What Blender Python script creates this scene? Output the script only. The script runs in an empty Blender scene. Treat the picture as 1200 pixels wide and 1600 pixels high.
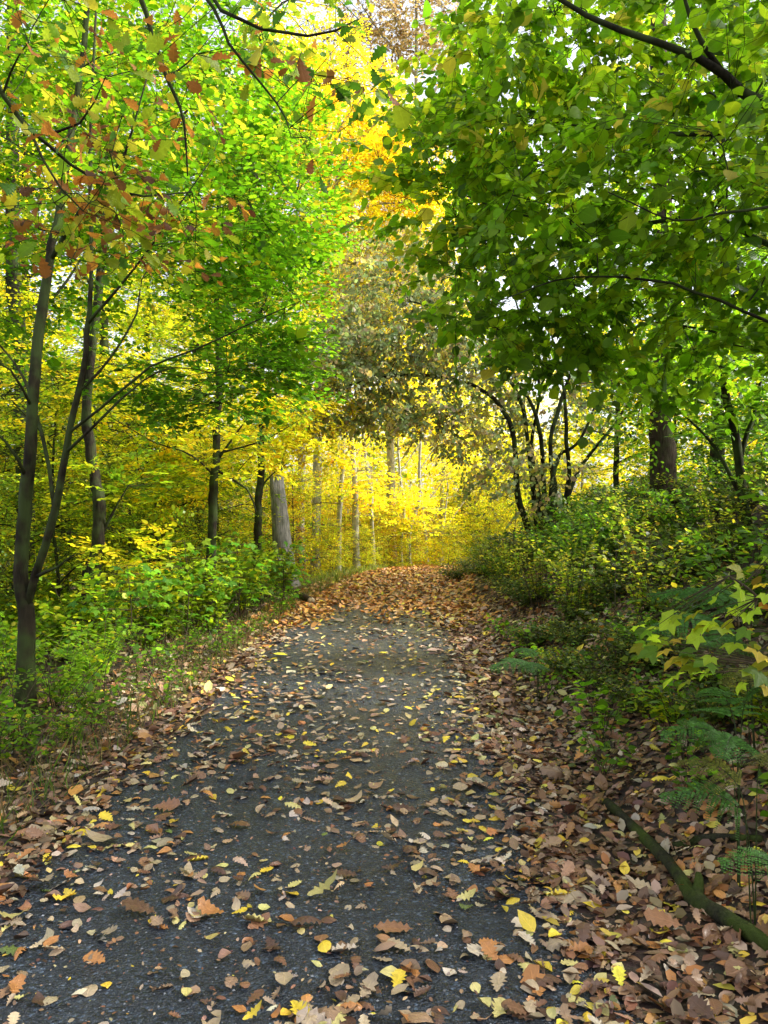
import bpy, math, random
import numpy as np
from mathutils import Vector, Matrix, kdtree

# ------------------------------------------------------------------ camera, sky, sun, exposure
SC = bpy.context.scene
COL = SC.collection
FPX, CXP, HYP, CAMZ = 1180.0, 600.0, 811.0, 1.6

cam_d = bpy.data.cameras.new('camera')
cam = bpy.data.objects.new('camera', cam_d)
COL.objects.link(cam)
cam.location = (0, 0, CAMZ)
cam.rotation_euler = (math.radians(90), 0, 0)
cam_d.sensor_fit = 'VERTICAL'
cam_d.sensor_height = 24.0
cam_d.lens = 24.0 * FPX / 1600.0
cam_d.shift_y = (HYP - 800.0) / 1600.0
cam_d.clip_start = 0.05
cam_d.clip_end = 2000
SC.camera = cam

SUN_EL, SUN_AZ = 40.0, 88.0          # azimuth measured from +Y (ahead of the camera) towards +X
world = bpy.data.worlds.new('World')
SC.world = world
world.use_nodes = True
wn = world.node_tree.nodes
wl = world.node_tree.links
wn.clear()
sky = wn.new('ShaderNodeTexSky')
sky.sky_type = 'NISHITA'
sky.sun_disc = False
sky.sun_elevation = math.radians(SUN_EL)
sky.sun_rotation = math.radians(SUN_AZ)
sky.air_density = 1.0
sky.dust_density = 4.0
sky.ozone_density = 1.0
hsv = wn.new('ShaderNodeHueSaturation')
hsv.inputs['Saturation'].default_value = 0.36
bg = wn.new('ShaderNodeBackground')
bg.inputs['Strength'].default_value = 0.15
wo = wn.new('ShaderNodeOutputWorld')
wl.new(sky.outputs[0], hsv.inputs['Color'])
wl.new(hsv.outputs[0], bg.inputs['Color'])
wl.new(bg.outputs[0], wo.inputs['Surface'])

sun_d = bpy.data.lights.new('sun', 'SUN')
sun_d.energy = 2.2
sun_d.angle = math.radians(9)
sun_d.color = (1.0, 0.96, 0.90)
sun = bpy.data.objects.new('sun', sun_d)
COL.objects.link(sun)
_el, _az = math.radians(SUN_EL), math.radians(SUN_AZ)
_to_sun = Vector((math.sin(_az) * math.cos(_el), math.cos(_az) * math.cos(_el), math.sin(_el)))
sun.rotation_euler = _to_sun.to_track_quat('Z', 'Y').to_euler()
sun.location = (0, 0, 60)

SC.view_settings.view_transform = 'Standard'
SC.view_settings.look = 'None'
SC.view_settings.gamma = 1
SC.view_settings.use_curve_mapping = False
SC.view_settings.exposure = 1.85
cy = SC.cycles
cy.max_bounces = 7
cy.diffuse_bounces = 5
cy.glossy_bounces = 2
cy.transmission_bounces = 4
cy.transparent_max_bounces = 4
cy.sample_clamp_indirect = 6
cy.use_denoising = True

# ------------------------------------------------------------------ helpers
rng = np.random.default_rng(11)
random.seed(11)
UP = np.array([0.0, 0.0, 1.0])


def P(px, py, d):
    """the point d metres ahead that shows at photograph pixel (px, py)"""
    return np.array([(px - CXP) / FPX * d, d, CAMZ + (HYP - py) / FPX * d])


def xc(y):
    y = np.asarray(y, float)
    q = np.maximum(y - 12.0, 0)
    return -0.53 + 0.028 * y + np.where(q < 20, 0.0075 * q * q, 3.0 + 0.3 * (q - 20))


def zpath(y):
    q = np.clip(np.asarray(y, float) - 20.0, 0, 20)
    r = np.maximum(np.asarray(y, float) - 40.0, 0)
    return -0.003 * q * q - 0.06 * np.minimum(r, 30)


def sstep(a, b, x):
    t = np.clip((x - a) / (b - a), 0, 1)
    return t * t * (3 - 2 * t)


def ground(x, y):
    x = np.asarray(x, float)
    y = np.asarray(y, float)
    c = xc(y)
    z = zpath(y)
    u = x - (c + 1.3)
    v = (c - 1.3) - x
    rise = np.where(u > 0.2, 0.55 * (np.sqrt((u - 0.2) ** 2 + 0.09) - 0.3), 0.0)
    rise = np.where(u > 4.5, 2.2 + (u - 4.5) * 0.22, rise)
    fade = 1 - 0.55 * sstep(16, 28, y)
    fadeb = 1 - 0.0 * y
    z = z + rise * fade * fadeb
    z = z - 0.33 * sstep(0.6, 3.2, v) - 0.045 * np.clip(v - 3.0, 0, 40) * sstep(2.5, 5.0, v)
    off = sstep(0.0, 1.0, np.maximum(u, v))
    n = (0.035 * np.sin(x * 2.7 + 1.3 * np.sin(y * 1.1)) * np.cos(y * 2.3 + 0.7)
         + 0.02 * np.sin(x * 6.1 + y * 4.3) + 0.10 * np.sin(x * 0.43 + 1.0) * np.sin(y * 0.37 + 2.0))
    return z + off * n


def gpt(px, py):
    """ground point seen at photograph pixel"""
    d = 1.5
    while d < 80:
        p = P(px, py, d)
        if p[2] <= float(ground(p[0], p[1])):
            return p
        d *= 1.004
    return p


def norm(a):
    return a / np.maximum(np.linalg.norm(a, axis=-1, keepdims=True), 1e-9)


def setp(o, label=None, cat=None, group=None, kind=None):
    if label:
        o['label'] = label
    if cat:
        o['category'] = cat
    if group:
        o['group'] = group
    if kind:
        o['kind'] = kind
    return o


def link(name, me, parent=None):
    o = bpy.data.objects.new(name, me)
    COL.objects.link(o)
    if parent is not None:
        o.parent = parent
        o.matrix_parent_inverse = Matrix.Translation(parent.location).inverted()
    return o


def empty(name, loc, label, cat, group=None):
    o = bpy.data.objects.new(name, None)
    o.empty_display_size = 0.2
    COL.objects.link(o)
    o.location = [float(c) for c in loc]
    return setp(o, label, cat, group)


def tri_mesh(name, V, T, mat, col=None, luv=None, smooth=True):
    V = np.ascontiguousarray(V, np.float32)
    T = np.ascontiguousarray(T, np.int32)
    me = bpy.data.meshes.new(name)
    me.vertices.add(len(V))
    me.vertices.foreach_set('co', V.ravel())
    me.loops.add(T.size)
    me.loops.foreach_set('vertex_index', T.ravel())
    k = T.shape[1]
    me.polygons.add(len(T))
    me.polygons.foreach_set('loop_start', np.arange(0, T.size, k, dtype=np.int32))
    if smooth:
        me.polygons.foreach_set('use_smooth', np.ones(len(T), bool))
    if col is not None:
        c4 = np.ones((len(V), 4), np.float32)
        c4[:, :3] = col
        a = me.color_attributes.new('tint', 'FLOAT_COLOR', 'POINT')
        a.data.foreach_set('color', c4.ravel())
    if luv is not None:
        a = me.attributes.new('luv', 'FLOAT_VECTOR', 'POINT')
        a.data.foreach_set('vector', np.ascontiguousarray(luv, np.float32).ravel())
    me.update(calc_edges=True)
    me.materials.append(mat)
    return me


class Tubes:
    def __init__(self):
        self.V, self.T, self.n = [], [], 0

    def add(self, pts, rad, sides=6, wob=0.0, cap=True):
        pts = np.asarray(pts, float)
        m = len(pts)
        rad = np.broadcast_to(np.asarray(rad, float), (m,))
        tan = np.gradient(pts, axis=0)
        tan = norm(tan)
        ref = np.array([1.0, 0.13, 0.05]) if abs(tan[0][2]) > 0.6 else UP
        a = norm(np.cross(tan, ref))
        b = np.cross(tan, a)
        th = np.arange(sides) / sides * 2 * math.pi
        r = rad[:, None] * np.ones((1, sides))
        if wob:
            r = r * (1 + wob * (np.sin(th[None] * 2 + np.arange(m)[:, None] * 0.7 + self.n) * 0.5
                                + np.sin(th[None] * 3 + np.arange(m)[:, None] * 0.31) * 0.5
                                + rng.normal(0, 0.35, r.shape)))
        ring = pts[:, None] + r[..., None] * (np.cos(th)[None, :, None] * a[:, None] + np.sin(th)[None, :, None] * b[:, None])
        V = ring.reshape(-1, 3)
        i = np.arange(m - 1)[:, None] * sides
        j = np.arange(sides)[None]
        jn = (j + 1) % sides
        A, B, C_, D = i + j, i + jn, i + sides + jn, i + sides + j
        T = np.concatenate([np.stack([A, B, C_], -1).reshape(-1, 3), np.stack([A, C_, D], -1).reshape(-1, 3)])
        if cap:
            V = np.vstack([V, pts[-1] + tan[-1] * rad[-1] * 0.5, pts[0]])
            e = (m - 1) * sides
            jj = np.arange(sides)
            T = np.vstack([T, np.stack([e + jj, e + (jj + 1) % sides, np.full(sides, m * sides)], -1),
                           np.stack([(jj + 1) % sides, jj, np.full(sides, m * sides + 1)], -1)])
        self.V.append(V)
        self.T.append(T + self.n)
        self.n += len(V)

    def segs(self, A, B, ra, rb):
        """many straight three-sided twigs at once"""
        A, B = np.asarray(A, float), np.asarray(B, float)
        if len(A) == 0:
            return
        S = len(A)
        t = norm(B - A)
        ref = np.where(np.abs(t[:, 2:3]) > 0.8, np.array([[1.0, 0, 0]]), UP[None])
        a = norm(np.cross(t, ref))
        b = np.cross(t, a)
        th = np.arange(3) / 3 * 2 * math.pi
        off = np.cos(th)[None, :, None] * a[:, None] + np.sin(th)[None, :, None] * b[:, None]
        ra = np.broadcast_to(np.asarray(ra, float), (S,))[:, None, None]
        rb = np.broadcast_to(np.asarray(rb, float), (S,))[:, None, None]
        V = np.concatenate([A[:, None] + ra * off, B[:, None] + rb * off], 1).reshape(-1, 3)
        base = (np.arange(S) * 6)[:, None]
        t0 = np.array([[0, 1, 4], [0, 4, 3], [1, 2, 5], [1, 5, 4], [2, 0, 3], [2, 3, 5]])
        T = (base[:, :, None] + t0[None]).reshape(-1, 3)
        self.V.append(V)
        self.T.append(T + self.n)
        self.n += len(V)

    def obj(self, name, mat, parent=None):
        if not self.V:
            return None
        return link(name, tri_mesh(name, np.vstack(self.V), np.vstack(self.T), mat), parent)


def spline(pts, n):
    """Catmull-Rom through the given points"""
    p = np.asarray(pts, float)
    if len(p) == 2:
        return p[0] + (p[1] - p[0]) * np.linspace(0, 1, n)[:, None]
    q = np.vstack([2 * p[0] - p[1], p, 2 * p[-1] - p[-2]])
    out = []
    for s in np.linspace(0, len(p) - 1 - 1e-6, n):
        i = int(s)
        t = s - i
        a, b, c, d = q[i], q[i + 1], q[i + 2], q[i + 3]
        out.append(0.5 * ((2 * b) + (c - a) * t + (2 * a - 5 * b + 4 * c - d) * t * t + (3 * b - a - 3 * c + d) * t ** 3))
    return np.array(out)


# ------------------------------------------------------------------ leaf blades (x across, y along, z up)
def strip_leaf(st, hw, fold=0.12, curl=0.0, bend=0.0, twist=0.0, wave=0.0):
    """left / midrib / right rows of vertices; pointed at both ends"""
    st, hw = np.asarray(st, float), np.asarray(hw, float)
    V, L, T = [], [], []
    rows = []
    for i, (t, w) in enumerate(zip(st, hw)):
        z0 = bend * 4 * t * (1 - t) + curl * (t - 0.5) ** 2 * (1 if t > 0.5 else 0.3)
        tw = twist * (t - 0.5)
        if w <= 1e-4:
            rows.append([len(V)])
            V.append((0, t, z0)); L.append((0, t, 0))
        else:
            wz = wave * math.sin(i * 2.3)
            rows.append([len(V), len(V) + 1, len(V) + 2])
            V += [(-w, t, z0 + w * (fold + tw) + wz), (0, t, z0), (w, t, z0 + w * (fold - tw) - wz)]
            L += [(-1, t, 0), (0, t, 0), (1, t, 0)]
    for a, b in zip(rows[:-1], rows[1:]):
        if len(a) == 1 and len(b) == 3:
            T += [(a[0], b[1], b[0]), (a[0], b[2], b[1])]
        elif len(a) == 3 and len(b) == 1:
            T += [(a[0], a[1], b[0]), (a[1], a[2], b[0])]
        elif len(a) == 3:
            T += [(a[0], a[1], b[1]), (a[0], b[1], b[0]), (a[1], a[2], b[2]), (a[1], b[2], b[1])]
    return np.array(V, float), np.array(T, int), np.array(L, float)


def lite_leaf(w=0.30, fold=0.1):
    V = np.array([(0, 0, 0), (-w, 0.32, fold * w), (-w * 0.85, 0.66, fold * w), (0, 1, 0), (w * 0.85, 0.66, fold * w), (w, 0.32, fold * w)])
    T = np.array([(0, 2, 1), (0, 3, 2), (0, 5, 4), (0, 4, 3)])
    L = np.array([(0, 0, 0), (-1, .32, 0), (-1, .66, 0), (0, 1, 0), (1, .66, 0), (1, .32, 0)], float)
    return V, T, L


def palmate_leaf(fold=0.1):
    """five-lobed maple blade, stalk point at the origin"""
    ang = [-150, -118, -88, -62, -38, -22, 0, 22, 38, 62, 88, 118, 150]
    rad = [0.20, 0.58, 0.50, 0.88, 0.60, 0.74, 1.0, 0.74, 0.60, 0.88, 0.50, 0.58, 0.20]
    V = [(0, 0, 0)]
    L = [(0, 0, 0)]
    for i, (a, r) in enumerate(zip(ang, rad)):
        a = math.radians(a)
        lobe = i in (1, 3, 6, 9, 11)
        V.append((math.sin(a) * r * 0.75, math.cos(a) * r * 0.75, (-0.10 * r if lobe else 0.05) * 1.0 - fold * r * r * 0.5))
        L.append((0.0 if lobe else 0.8, r, 0))
    T = [(0, i + 1, i) for i in range(1, len(V) - 1)]
    return np.array(V, float), np.array(T, int), np.array(L, float)


OV = ([0, 0.14, 0.36, 0.6, 0.82, 1.0], [0, 0.2, 0.31, 0.28, 0.15, 0])
RND = ([-0.07, 0.0, 0.22, 0.5, 0.76, 0.92, 1.05], [0.13, 0.30, 0.46, 0.48, 0.32, 0.12, 0])
OAK_ST = [0, 0.07, 0.16, 0.24, 0.33, 0.42, 0.51, 0.60, 0.70, 0.79, 0.88, 0.95, 1.0]
OAK_HW = [0.02, 0.04, 0.12, 0.08, 0.20, 0.12, 0.27, 0.16, 0.27, 0.16, 0.19, 0.09, 0]
T_LITE = lite_leaf()
T_LITE_R = lite_leaf(0.40, 0.06)
T_NARROW = lite_leaf(0.2, 0.2)
T_OV = strip_leaf(*OV, fold=0.18, curl=-0.35)
T_RND = strip_leaf(*RND, fold=0.10, curl=-0.55, wave=0.02)
T_OAK = strip_leaf(OAK_ST, OAK_HW, fold=0.2, curl=-0.4, wave=0.015)
T_OAKW = strip_leaf(OAK_ST, np.array(OAK_HW) * 1.3, fold=.25, curl=-.5, wave=.03)
T_PALM = palmate_leaf()


def palette(spec, n, jit=0.18, clump=None):
    """spec: [(weight, (r, g, b))...] -> n colours"""
    w = np.array([s[0] for s in spec], float)
    c = np.array([s[1] for s in spec], float)
    if clump is None:
        k = rng.choice(len(spec), n, p=w / w.sum())
    else:                                   # clump: 0..1 per leaf, moves the choice along the palette
        cw = np.cumsum(w / w.sum())
        r = np.clip(clump + rng.normal(0, 0.16, n), 0.001, 0.999)
        k = np.searchsorted(cw, r)
        k = np.clip(k, 0, len(spec) - 1)
    out = c[k] * np.exp(rng.normal(0, jit, (n, 1))) * np.exp(rng.normal(0, jit * 0.3, (n, 3)))
    return np.clip(out, 0.003, 0.9)


def leaf_arrays(tm, pos, axis, nrm, size, col, wid=None):
    V0, T0, L0 = tm
    n, k = len(pos), len(V0)
    axis = norm(axis)
    side = norm(np.cross(axis, nrm))
    nn = np.cross(side, axis)
    s = np.asarray(size, float).reshape(-1, 1, 1)
    w = 1.0 if wid is None else np.asarray(wid).reshape(-1, 1, 1)
    V = pos[:, None] + s * (V0[None, :, 0:1] * w * side[:, None] + V0[None, :, 1:2] * axis[:, None] + V0[None, :, 2:3] * nn[:, None])
    T = (np.arange(n) * k)[:, None, None] + T0[None]
    L = np.repeat(L0[None], n, 0)
    L[:, :, 2] = rng.random((n, 1))
    C_ = np.repeat(col[:, None], k, 1)
    return V.reshape(-1, 3), T.reshape(-1, 3), C_.reshape(-1, 3), L.reshape(-1, 3)


class Leaves:
    def __init__(self):
        self.parts, self.n = [], 0

    def add(self, *a, **k):
        V, T, C_, L = leaf_arrays(*a, **k)
        self.parts.append((V, T + self.n, C_, L))
        self.n += len(V)

    def obj(self, name, mat, parent=None, kind='stuff'):
        if not self.parts:
            return None
        V, T, C_, L = [np.concatenate([p[i] for p in self.parts]) for i in range(4)]
        o = link(name, tri_mesh(name, V, T, mat, C_, L), parent)
        if kind:
            o['kind'] = kind
        return o


# ------------------------------------------------------------------ materials
def new_mat(name):
    m = bpy.data.materials.new(name)
    m.use_nodes = True
    nt = m.node_tree
    nt.nodes.clear()
    out = nt.nodes.new('ShaderNodeOutputMaterial')
    return m, nt, out


def nd(nt, t, **kw):
    n = nt.nodes.new(t)
    for k, v in kw.items():
        if k in n.inputs:
            n.inputs[k].default_value = v
        else:
            setattr(n, k, v)
    return n


def mth(nt, op, a, b=None, clamp=False):
    n = nt.nodes.new('ShaderNodeMath')
    n.operation = op
    n.use_clamp = clamp
    for i, v in enumerate((a, b)):
        if v is None:
            continue
        if isinstance(v, (int, float)):
            n.inputs[i].default_value = v
        else:
            nt.links.new(v, n.inputs[i])
    return n.outputs[0]


def mixc(nt, fac, a, b, mode='MIX'):
    n = nt.nodes.new('ShaderNodeMix')
    n.data_type = 'RGBA'
    n.blend_type = mode
    for sock, v in ((n.inputs[0], fac), (n.inputs[6], a), (n.inputs[7], b)):
        if isinstance(v, (int, float)):
            sock.default_value = v
        elif isinstance(v, tuple):
            sock.default_value = (*v, 1) if len(v) == 3 else v
        else:
            nt.links.new(v, sock)
    return n.outputs[2]


def ramp(nt, fac, stops):
    n = nt.nodes.new('ShaderNodeValToRGB')
    e = n.color_ramp.elements
    while len(e) < len(stops):
        e.new(0.5)
    for el, (p, c) in zip(e, stops):
        el.position = p
        el.color = (*c, 1) if len(c) == 3 else c
    nt.links.new(fac, n.inputs[0])
    return n.outputs[0]


def leaf_material(name, trans=0.45, rough=0.42, spec=0.35, detail=0.0, wet=0.0, boost=1.25, spots=0.0):
    m, nt, out = new_mat(name)
    at = nd(nt, 'ShaderNodeAttribute', attribute_name='tint')
    c = at.outputs['Color']
    if detail or spots:
        lu = nd(nt, 'ShaderNodeAttribute', attribute_name='luv')
        sx = nt.nodes.new('ShaderNodeSeparateXYZ')
        nt.links.new(lu.outputs['Vector'], sx.inputs[0])
        ax = mth(nt, 'ABSOLUTE', sx.outputs[0])
        mid = mth(nt, 'SUBTRACT', 1.0, mth(nt, 'MULTIPLY', ax, 9.0), clamp=True)
        sv = mth(nt, 'SINE', mth(nt, 'MULTIPLY', mth(nt, 'SUBTRACT', sx.outputs[1], mth(nt, 'MULTIPLY', ax, 0.28)), 46.0))
        sv = mth(nt, 'MULTIPLY', mth(nt, 'SUBTRACT', sv, 0.72, clamp=True), 1.6)
        vein = mth(nt, 'MAXIMUM', mid, sv, clamp=True)
        if detail:
            c = mixc(nt, mth(nt, 'MULTIPLY', vein, detail), c, mixc(nt, 1.0, c, (1.5, 1.42, 1.25), 'MULTIPLY'))
        geo = nt.nodes.new('ShaderNodeNewGeometry')
        nz = nd(nt, 'ShaderNodeTexNoise', Scale=38.0, Detail=3.0, Roughness=0.6)
        nt.links.new(geo.outputs['Position'], nz.inputs['Vector'])
        sp = mth(nt, 'MULTIPLY', mth(nt, 'SUBTRACT', nz.outputs['Fac'], 0.52, clamp=True), 4.0, clamp=True)
        if spots:
            c = mixc(nt, mth(nt, 'MULTIPLY', sp, spots), c, mixc(nt, 1.0, c, (0.42, 0.33, 0.30), 'MULTIPLY'))
    pb = nd(nt, 'ShaderNodeBsdfPrincipled', Roughness=rough)
    pb.inputs['Specular IOR Level'].default_value = spec
    nt.links.new(c, pb.inputs['Base Color'])
    if wet:
        pb.inputs['Coat Weight'].default_value = wet
        pb.inputs['Coat Roughness'].default_value = 0.22
    if detail:
        bp = nd(nt, 'ShaderNodeBump', Strength=0.35, Distance=0.004)
        nt.links.new(mth(nt, 'ADD', vein, nz.outputs['Fac']), bp.inputs['Height'])
        nt.links.new(bp.outputs[0], pb.inputs['Normal'])
    if trans:
        tr = nt.nodes.new('ShaderNodeBsdfTranslucent')
        nt.links.new(mixc(nt, 1.0, c, (boost, boost, boost * 0.7), 'MULTIPLY'), tr.inputs['Color'])
        mx = nd(nt, 'ShaderNodeMixShader', Fac=trans)
        nt.links.new(pb.outputs[0], mx.inputs[1])
        nt.links.new(tr.outputs[0], mx.inputs[2])
        nt.links.new(mx.outputs[0], out.inputs[0])
    else:
        nt.links.new(pb.outputs[0], out.inputs[0])
    return m


M_LEAF = leaf_material('foliage_leaf', 0.55, 0.4, 0.3, boost=1.35)
M_LEAF_NEAR = leaf_material('near_leaf', 0.62, 0.40, 0.28, detail=0.4, spots=0.2, boost=1.35)
M_LEAF_FAR = leaf_material('far_leaf', 0.55, 0.6, 0.15, boost=1.35)
M_LEAF_GLOSSY = leaf_material('glossy_leaf', 0.4, 0.42, 0.35)
M_LITTER = leaf_material('fallen_leaf', 0.0, 0.5, 0.35, detail=0.55, wet=0.25, spots=0.55)
M_LITTER_FAR = leaf_material('leaf_litter', 0.0, 0.55, 0.3, wet=0.15)


def bark_material(name, dark, light, moss=0.0, scale=14.0, strength=0.6, stretch=0.16, mosscol=(0.05, 0.075, 0.02)):
    m, nt, out = new_mat(name)
    geo = nt.nodes.new('ShaderNodeNewGeometry')
    mp = nt.nodes.new('ShaderNodeMapping')
    mp.inputs['Scale'].default_value = (1, 1, stretch)
    nt.links.new(geo.outputs['Position'], mp.inputs[0])
    n1 = nd(nt, 'ShaderNodeTexNoise', Scale=scale * 2.2, Detail=6.0, Roughness=0.65)
    nt.links.new(mp.outputs[0], n1.inputs['Vector'])
    n2 = nd(nt, 'ShaderNodeTexNoise', Scale=2.6, Detail=3.0)
    nt.links.new(geo.outputs['Position'], n2.inputs['Vector'])
    c = ramp(nt, n1.outputs['Fac'], [(0.3, dark), (0.7, light)])
    c = mixc(nt, mth(nt, 'MULTIPLY', n2.outputs['Fac'], 0.6), c, mixc(nt, 1.0, c, (0.6, 0.6, 0.58), 'MULTIPLY'))
    if moss:
        n3 = nd(nt, 'ShaderNodeTexNoise', Scale=5.0, Detail=4.0)
        nt.links.new(geo.outputs['Position'], n3.inputs['Vector'])
        f = mth(nt, 'MULTIPLY', mth(nt, 'SUBTRACT', n3.outputs['Fac'], 0.5 - moss * 0.25, clamp=True), 5.0, clamp=True)
        c = mixc(nt, mth(nt, 'MULTIPLY', f, min(1, moss + 0.3)), c, mosscol)
    pb = nd(nt, 'ShaderNodeBsdfPrincipled', Roughness=0.85)
    pb.inputs['Specular IOR Level'].default_value = 0.12
    nt.links.new(c, pb.inputs['Base Color'])
    bp = nd(nt, 'ShaderNodeBump', Strength=strength, Distance=0.02)
    nt.links.new(n1.outputs['Fac'], bp.inputs['Height'])
    nt.links.new(bp.outputs[0], pb.inputs['Normal'])
    nt.links.new(pb.outputs[0], out.inputs[0])
    return m


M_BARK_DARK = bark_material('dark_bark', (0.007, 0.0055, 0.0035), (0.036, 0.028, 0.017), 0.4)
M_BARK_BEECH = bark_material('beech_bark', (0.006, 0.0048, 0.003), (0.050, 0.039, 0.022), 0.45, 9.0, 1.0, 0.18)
M_BARK_BROWN = bark_material('brown_bark', (0.018, 0.012, 0.008), (0.075, 0.05, 0.033), 0.1, 16.0, 0.9, 0.22)
M_BARK_PALE = bark_material('pale_bark', (0.22, 0.21, 0.16), (0.55, 0.52, 0.43), 0.1, 5.0, 0.3, 0.6, (0.2, 0.22, 0.12))
M_DEADWOOD = bark_material('dead_wood', (0.14, 0.135, 0.12), (0.50, 0.47, 0.42), 0.1, 16.0, 1.0, 0.10)
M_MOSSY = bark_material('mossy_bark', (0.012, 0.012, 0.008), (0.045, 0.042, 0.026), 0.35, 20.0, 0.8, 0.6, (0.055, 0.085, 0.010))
M_STEM = bark_material('stem_bark', (0.04, 0.03, 0.018), (0.10, 0.075, 0.045), 0.0, 20.0, 0.3, 0.5)


def ground_material():
    m, nt, out = new_mat('forest_soil')
    geo = nt.nodes.new('ShaderNodeNewGeometry')
    n1 = nd(nt, 'ShaderNodeTexNoise', Scale=9.0, Detail=8.0, Roughness=0.7)
    n2 = nd(nt, 'ShaderNodeTexVoronoi', Scale=26.0)
    nt.links.new(geo.outputs['Position'], n1.inputs['Vector'])
    nt.links.new(geo.outputs['Position'], n2.inputs['Vector'])
    c = ramp(nt, n1.outputs['Fac'], [(0.3, (0.018, 0.012, 0.008)), (0.5, (0.05, 0.032, 0.02)), (0.72, (0.10, 0.062, 0.035))])
    c = mixc(nt, 0.35, c, mixc(nt, 1.0, c, n2.outputs['Color'], 'MULTIPLY'))
    pb = nd(nt, 'ShaderNodeBsdfPrincipled', Roughness=0.8)
    nt.links.new(c, pb.inputs['Base Color'])
    bp = nd(nt, 'ShaderNodeBump', Strength=0.9, Distance=0.03)
    nt.links.new(n1.outputs['Fac'], bp.inputs['Height'])
    nt.links.new(bp.outputs[0], pb.inputs['Normal'])
    nt.links.new(pb.outputs[0], out.inputs[0])
    return m


def asphalt_material():
    m, nt, out = new_mat('worn_asphalt')
    geo = nt.nodes.new('ShaderNodeNewGeometry')
    v = nd(nt, 'ShaderNodeTexVoronoi', Scale=95.0)
    v2 = nd(nt, 'ShaderNodeTexVoronoi', Scale=48.0)
    n1 = nd(nt, 'ShaderNodeTexNoise', Scale=1.7, Detail=5.0, Roughness=0.6)
    n2 = nd(nt, 'ShaderNodeTexNoise', Scale=70.0, Detail=5.0, Roughness=0.7)
    n3 = nd(nt, 'ShaderNodeTexNoise', Scale=7.0, Detail=4.0)
    for t in (v, v2, n1, n2, n3):
        nt.links.new(geo.outputs['Position'], t.inputs['Vector'])
    sx = nt.nodes.new('ShaderNodeSeparateColor')
    nt.links.new(v.outputs['Color'], sx.inputs[0])
    sx2 = nt.nodes.new('ShaderNodeSeparateColor')
    nt.links.new(v2.outputs['Color'], sx2.inputs[0])
    c = ramp(nt, n1.outputs['Fac'], [(0.3, (0.013, 0.019, 0.029)), (0.7, (0.030, 0.040, 0.055))])
    stone = ramp(nt, sx.outputs[0], [(0.0, (0.5, 0.5, 0.52)), (0.6, (1.0, 1.0, 1.0)), (0.9, (1.6, 1.6, 1.6)), (1.0, (5.0, 5.0, 4.9))])
    c = mixc(nt, 1.0, c, stone, 'MULTIPLY')
    big = ramp(nt, sx2.outputs[1], [(0.0, (0.7, 0.7, 0.72)), (0.9, (1.1, 1.1, 1.1)), (1.0, (2.0, 2.0, 2.0))])
    c = mixc(nt, 0.6, c, mixc(nt, 1.0, c, big, 'MULTIPLY'))
    dirt = mth(nt, 'MULTIPLY', mth(nt, 'SUBTRACT', n3.outputs['Fac'], 0.55, clamp=True), 4.0, clamp=True)
    c = mixc(nt, mth(nt, 'MULTIPLY', dirt, 0.5), c, (0.018, 0.017, 0.016))
    lu = nd(nt, 'ShaderNodeAttribute', attribute_name='luv')
    sp_ = nt.nodes.new('ShaderNodeSeparateXYZ')
    nt.links.new(lu.outputs['Vector'], sp_.inputs[0])
    ab = mth(nt, 'ABSOLUTE', sp_.outputs[0])
    n4 = nd(nt, 'ShaderNodeTexNoise', Scale=3.2, Detail=6.0, Roughness=0.7)
    nt.links.new(geo.outputs['Position'], n4.inputs['Vector'])
    ed = mth(nt, 'MULTIPLY', mth(nt, 'SUBTRACT', mth(nt, 'ADD', mth(nt, 'MULTIPLY', ab, 0.75), n4.outputs['Fac']), 1.16, clamp=True), 4.0, clamp=True)
    c = mixc(nt, mth(nt, 'MULTIPLY', ed, 0.85), c, (0.022, 0.017, 0.012))
    trk = ramp(nt, n4.outputs['Fac'], [(0.35, (0.72, 0.72, 0.74)), (0.5, (1, 1, 1)), (0.68, (1.3, 1.3, 1.28))])
    c = mixc(nt, 1.0, c, trk, 'MULTIPLY')
    pb = nt.nodes.new('ShaderNodeBsdfPrincipled')
    nt.links.new(c, pb.inputs['Base Color'])
    rg = ramp(nt, n3.outputs['Fac'], [(0.35, (0.30, 0.30, 0.30)), (0.65, (0.55, 0.55, 0.55))])
    nt.links.new(rg, pb.inputs['Roughness'])
    pb.inputs['Specular IOR Level'].default_value = 0.5
    h = mth(nt, 'ADD', mth(nt, 'MULTIPLY', v.outputs['Distance'], -0.8), mth(nt, 'ADD', mth(nt, 'MULTIPLY', v2.outputs['Distance'], -0.8), mth(nt, 'MULTIPLY', n2.outputs['Fac'], 0.8)))
    bp = nd(nt, 'ShaderNodeBump', Strength=1.0, Distance=0.014)
    nt.links.new(h, bp.inputs['Height'])
    nt.links.new(bp.outputs[0], pb.inputs['Normal'])
    nt.links.new(pb.outputs[0], out.inputs[0])
    return m


M_GROUND = ground_material()
M_ASPHALT = asphalt_material()


def plain(name, col, rough=0.7, vary=0.4, scale=30.0):
    m, nt, out = new_mat(name)
    geo = nt.nodes.new('ShaderNodeNewGeometry')
    n1 = nd(nt, 'ShaderNodeTexNoise', Scale=scale, Detail=4.0)
    nt.links.new(geo.outputs['Position'], n1.inputs['Vector'])
    lo = tuple(c * (1 - vary) for c in col)
    hi = tuple(min(1, c * (1 + vary)) for c in col)
    pb = nd(nt, 'ShaderNodeBsdfPrincipled', Roughness=rough)
    nt.links.new(ramp(nt, n1.outputs['Fac'], [(0.3, lo), (0.7, hi)]), pb.inputs['Base Color'])
    nt.links.new(pb.outputs[0], out.inputs[0])
    return m


M_CUTWOOD = plain('cut_wood', (0.42, 0.31, 0.19))
M_STONE = plain('grit_stone', (0.14, 0.14, 0.145), 0.6, 0.6, 60.0)

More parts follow.
